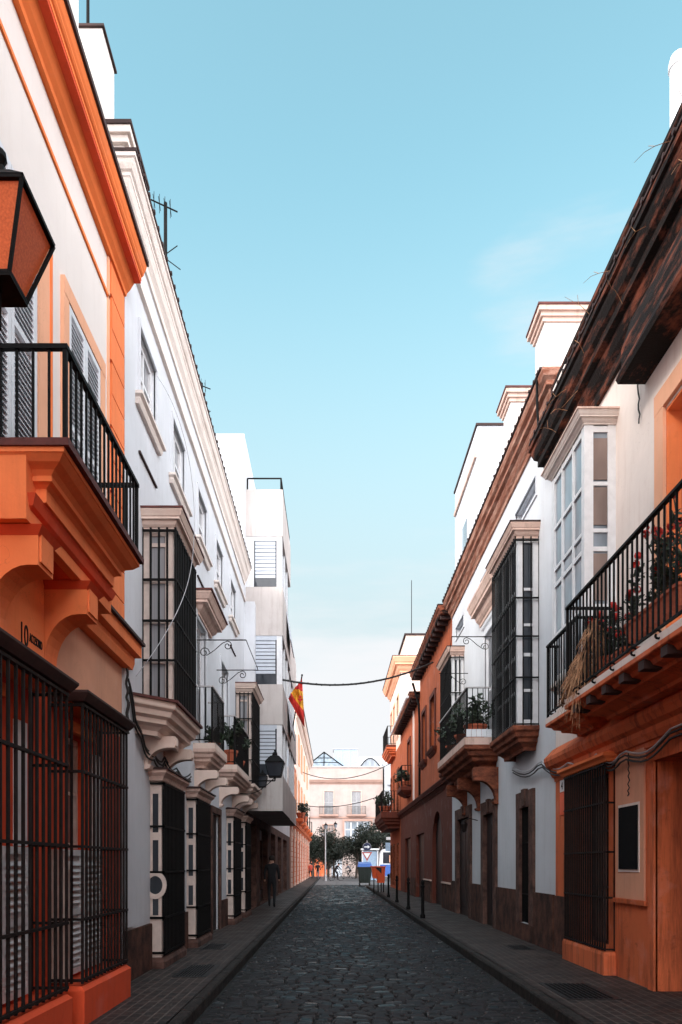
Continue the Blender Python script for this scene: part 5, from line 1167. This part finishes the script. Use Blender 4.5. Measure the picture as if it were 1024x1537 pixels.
def bicycle(label, loc, rot):
    t = thing('bicycle', label, 'bicycle', loc, 'bicycles ridden at the end of the street'); rm = Matrix.Rotation(rot, 4, 'Z'); L = Vector(loc)
    def T(p): return L + rm @ Vector(p)
    for y in (-.52, .52):
        mb = MB(); mb.tube([T((0, y + .34 * math.cos(a_ * PI / 12), .34 + .34 * math.sin(a_ * PI / 12))) for a_ in range(25)], .022, 6, caps=False)
        wl = mb.build('wheel', M['rubber'], t); mb = MB()
        for a_ in range(8): mb.tube([T((0, y, .34)), T((0, y + .32 * math.cos(a_ * PI / 4), .34 + .32 * math.sin(a_ * PI / 4)))], .004, 3)
        mb.build('spokes', M['metal'], wl)
    mb = MB(); bbk, seat, hd, fr = (0, -.05, .3), (0, -.2, .86), (0, .38, .86), (0, .52, .34)
    for a_, b_ in ((bbk, seat), (bbk, hd), (seat, hd), (bbk, (0, -.52, .34)), (seat, (0, -.52, .34)), (hd, fr), (hd, (0, .36, 1.02))): mb.tube([T(a_), T(b_)], .018, 6)
    mb.build('frame', M['iron'], t); MB().tube([T((-.26, .46, 1.03)), T((-.1, .38, 1.03)), T((.1, .38, 1.03)), T((.26, .46, 1.03))], .014, 6).build('handlebar', M['metal'], t)
    MB().hexa([T(p) for p in ((-.07, -.32, .88), (.07, -.32, .88), (.03, -.06, .88), (-.03, -.06, .88), (-.08, -.33, .93), (.08, -.33, .93), (.03, -.05, .93), (-.03, -.05, .93))]).build('saddle', M['rubber'], t)
    return t
bicycle('dark bicycle ridden across the end of the street, nearest cyclist', (.32, 73, 0), R(-60))
figure('cyclist in dark clothes riding across the end of the street', (.32, 73, 0), rider(), E_, RD, ['skin', 'cloth_dark', 'cloth_dark'], (0, .24, 1.58), R(-60))
bicycle('bicycle ridden in the plaza near the tree trunk, farther cyclist', (1.75, 83, 0), R(75))
figure('cyclist in grey leaning over the handlebar near the tree trunk', (1.75, 83, 0), rider(), E_, RD, ['skin', 'cloth_grey', 'cloth_dark'], (0, .24, 1.58), R(75))

# ================================================================== trees in the plaza
def tree(label, c, r, z0, z1, n, seed, lean=0, group='orange trees in the plaza'):
    r *= 1.2; z0 -= .25; z1 += .25
    t = thing('orange_tree', label, 'tree', c, group); rnd = random.Random(seed); x, y, z = c
    tr = MB(); top = Vector((x + lean, y, z + z0 + .5)); tr.tube([c, (x + lean * .3, y, z + 1), (x + lean * .8, y, z + z0 - .1), top], .17, 8, .09)
    cent = []
    for i in range(6):
        a = i * PI / 3 + rnd.random(); e = top + Vector((math.cos(a) * r * .6, math.sin(a) * r * .6, (z1 - z0) * rnd.uniform(.25, .6))); tr.tube([top - Vector((0, 0, .5)), top.lerp(e, .5) + Vector((0, 0, -.15)), e], .07, 6, .025)
    tr.build('trunk', M['bark'], t); cr_ = MB()
    for i in range(26):
        while True:
            p = Vector((rnd.uniform(-1, 1), rnd.uniform(-1, 1), rnd.uniform(-1, 1)))
            if p.length < 1: break
        k_ = rnd.uniform(.28, .5); leaves(cr_, (x + lean + p.x * r * .85, y + p.y * r * .85, z + (z0 + z1) / 2 + p.z * (z1 - z0) * .40), (r * k_, r * k_, (z1 - z0) * k_ * .55), n // 26, .13, seed * 100 + i)
    cr_.build('crown', M['leaf_tree'], t); return t
tree('dense dark tree at the left, behind the lamp post', (-2.3, 88, 0), 1.9, 1.9, 5.9, 5200, 1)
tree('bushy dark tree just right of the lamp post', (.1, 90, 0), 1.7, 2.3, 5.4, 4200, 2)
tree('spreading tree with a forked trunk in the middle of the plaza', (2.6, 86, 0), 2.1, 2.6, 5.3, 5200, 3, .2)
tree('broad dark tree behind the round arrow sign', (5.2, 84, 0), 2.2, 3.0, 6.3, 5600, 4)
tree('tall dark tree standing behind the forked one, against the town house', (3.9, 93, 0), 2.0, 1.2, 4.6, 4200, 8)
tree('low dark tree behind the lamp post, against the orange plinth', (-.6, 94, 0), 2.0, 1.0, 4.4, 4200, 9)
tree('dark tree at the right edge of the plaza view', (8.2, 88, 0), 2.4, 2.6, 6.6, 5200, 5)

# ================================================================== plaza buildings
class FS(S):    # a wall facing the street end: u runs along x
    def __init__(s, y): s.y = y; s.side = 1
    def p(s, u, z, w): return (u, s.y - w, z)
T = FS(100.0)
K = thing('town_house', 'cream town house with two small balconies closing the view at the end of the street', 'town house', (3, 100, 0))
ops = [(-1.15, 0.05, 8.1, 11.1), (2.45, 3.65, 8.1, 11.1), (-1.3, .15, 3.6, 6.7), (-4.9, -3.7, 8.1, 11.1), (-5, -3.6, 3.6, 6.7), (-.2, 1.2, 0, 2.6), (1.5, 4.9, 3.9, 7.2)]
facade(K, T, -9, 6.5, 0, 14.2, M['town'], ops, depth=8)
for o in ops[:2] + ops[3:4]:
    louvre(K, T, *o[:4], -.15, 2, .12, mat='metal'); surround(K, T, *o[:4], .12, .05, 'trim_rose')
    balcony(K, T, o[0] - .6, o[1] + .6, .45, 8.05, 1.05, .15, .25, 'town_trim', 'town_trim', sp=.18, t=.03)
for o in (ops[2], ops[4]):
    window(K, T, *o[:4], .12, 2, 2, 'trim_rose', 'glass_brown'); surround(K, T, *o[:4], .12, .05, 'town_trim')
MB().box(T, -.2, 1.2, 0, 2.6, -.2, -.1).build('door', M['roller'], K)
window(K, T, 1.5, 4.9, 3.9, 7.2, .0, 4, 3, 'wood_white', 'glass_sky', fw=.14, mw=.14); surround(K, T, 1.5, 4.9, 3.9, 7.2, .25, .25, 'town_trim')
cornice(K, T, [(-9, 0), (6.5, 0)], prof_cornice(12.0, 12.6, .35), 'town_trim'); cornice(K, T, [(-9, 0), (6.5, 0)], [(-.02, 7.55), (.12, 7.55), (.12, 7.75), (-.02, 7.8)], 'town_trim', name='string_course')
MB().box(T, -9.1, 6.6, 14.2, 14.35, -8, .12).build('coping', M['concrete_pink'], K)
MB().box(T, -9, 6.5, 0, 2.9, 0, .05).build('ground_floor_band', M['rust_plaster'], K) if False else MB().box(T, -9, -.5, 0, 2.4, 0, .06).build('plinth', M['rust_plaster'], K)
# things on its roof
rf = thing('glass_roof', 'pitched glass skylight with dark ribs on the cream town house roof', 'skylight', (-1.2, 103, 14.3)); mb = MB().add([(-3.6, 101, 14.35), (1.5, 101, 14.35), (-1.2, 103, 16.6), (-3.6, 106, 14.35), (1.5, 106, 14.35)], [(0, 1, 2), (1, 4, 2), (4, 3, 2), (3, 0, 2)]).build('panes', M['glass_sky'], rf)
mb = MB()
for a_ in ((-3.6, 101, 14.4), (1.5, 101, 14.4), (-3.6, 106, 14.4), (1.5, 106, 14.4), (-1.2, 101, 14.4)): mb.tube([a_, (-1.2, 103, 16.65)], .08, 4)
for k_ in (.3, .6): mb.tube([(-3.6 + 2.4 * k_, 101 + 2 * k_, 14.4 + 2.25 * k_), (1.5 - 2.7 * k_, 101 + 2 * k_, 14.4 + 2.25 * k_)], .05, 4)
mb.build('ribs', M['iron'], rf)
bxo = thing('roof_plant_room', 'pale blue glazed roof box behind the skylight', 'roof room', (2, 104, 14.3))
MB().xbox(.1, 3.3, 103, 106, 14.35, 17.0).build('wall', M['blue_pale'], bxo); mb = MB()
for x in (.1, 1.1, 2.2, 3.25): mb.xbox(x, x + .08, 102.95, 103, 14.35, 17.0)
mb.xbox(.0, 3.4, 102.9, 106.1, 17.0, 17.12).build('frame', M['metal'], bxo)
ar = thing('arched_canopy', 'low arched glazed canopy on the town house roof', 'canopy', (6, 104, 14.3)); mb = MB()
pr = [(3.5 + 2.9 * i / 10, 14.35 + 1.3 * math.sin(PI * i / 10)) for i in range(11)]
mb.add([(x, 102, z) for x, z in pr] + [(x, 105, z) for x, z in pr], [(i, i + 1, 12 + i, 11 + i) for i in range(10)] + [tuple(range(11))]).build('panes', M['glass_sky'], ar)
MB().tube([(x, 101.95, z + .03) for x, z in pr], .07, 5).build('rim', M['iron'], ar)
K2 = thing('apartment_building', 'white modern building with balconies beside the cream town house', 'building', (9, 100, 0)); T2 = FS(99.0)
facade(K2, T2, 6.7, 16, 0, 15.2, M['town_white'], [(7.4, 9.6, z, z + 1.6) for z in (3.8, 7.0, 10.3, 12.8)], depth=8)
for z in (3.8, 7.0, 10.3, 12.8): window(K2, T2, 7.4, 9.6, z, z + 1.6, .1, 3, 1, 'wood_white', 'glass_sky'); MB().box(T2, 7.0, 10.2, z - 1.0, z - .05, .0, .7).build('balcony', M['town_white'], K2)
K3 = thing('apartment_building', 'wide pale building set back behind the plaza roofs', 'building', (8, 130, 0)); T3 = FS(128.0)
facade(K3, T3, 3, 30, 0, 19.5, M['town_white'], [(x, x + 1.6, z, z + 1.7) for x in (5, 8.4, 12) for z in (6, 10, 14, 17)], depth=8)
for x in (5, 8.4, 12):
    for z in (6, 10, 14, 17): window(K3, T3, x, x + 1.6, z, z + 1.7, .1, 2, 1, 'wood_white', 'glass_sky')
K4 = thing('apartment_building', 'plain cream building at the far left behind the plaza trees', 'building', (-14, 100, 0)); T4 = FS(101.0)
facade(K4, T4, -24, -9.2, 0, 11, M['town'], [(x, x + 1.3, z, z + 2) for x in (-21, -17, -13) for z in (3, 7)], depth=8)
for x in (-21, -17, -13):
    for z in (3, 7): window(K4, T4, x, x + 1.3, z, z + 2, .1, 2, 2, 'wood_white', 'glass')
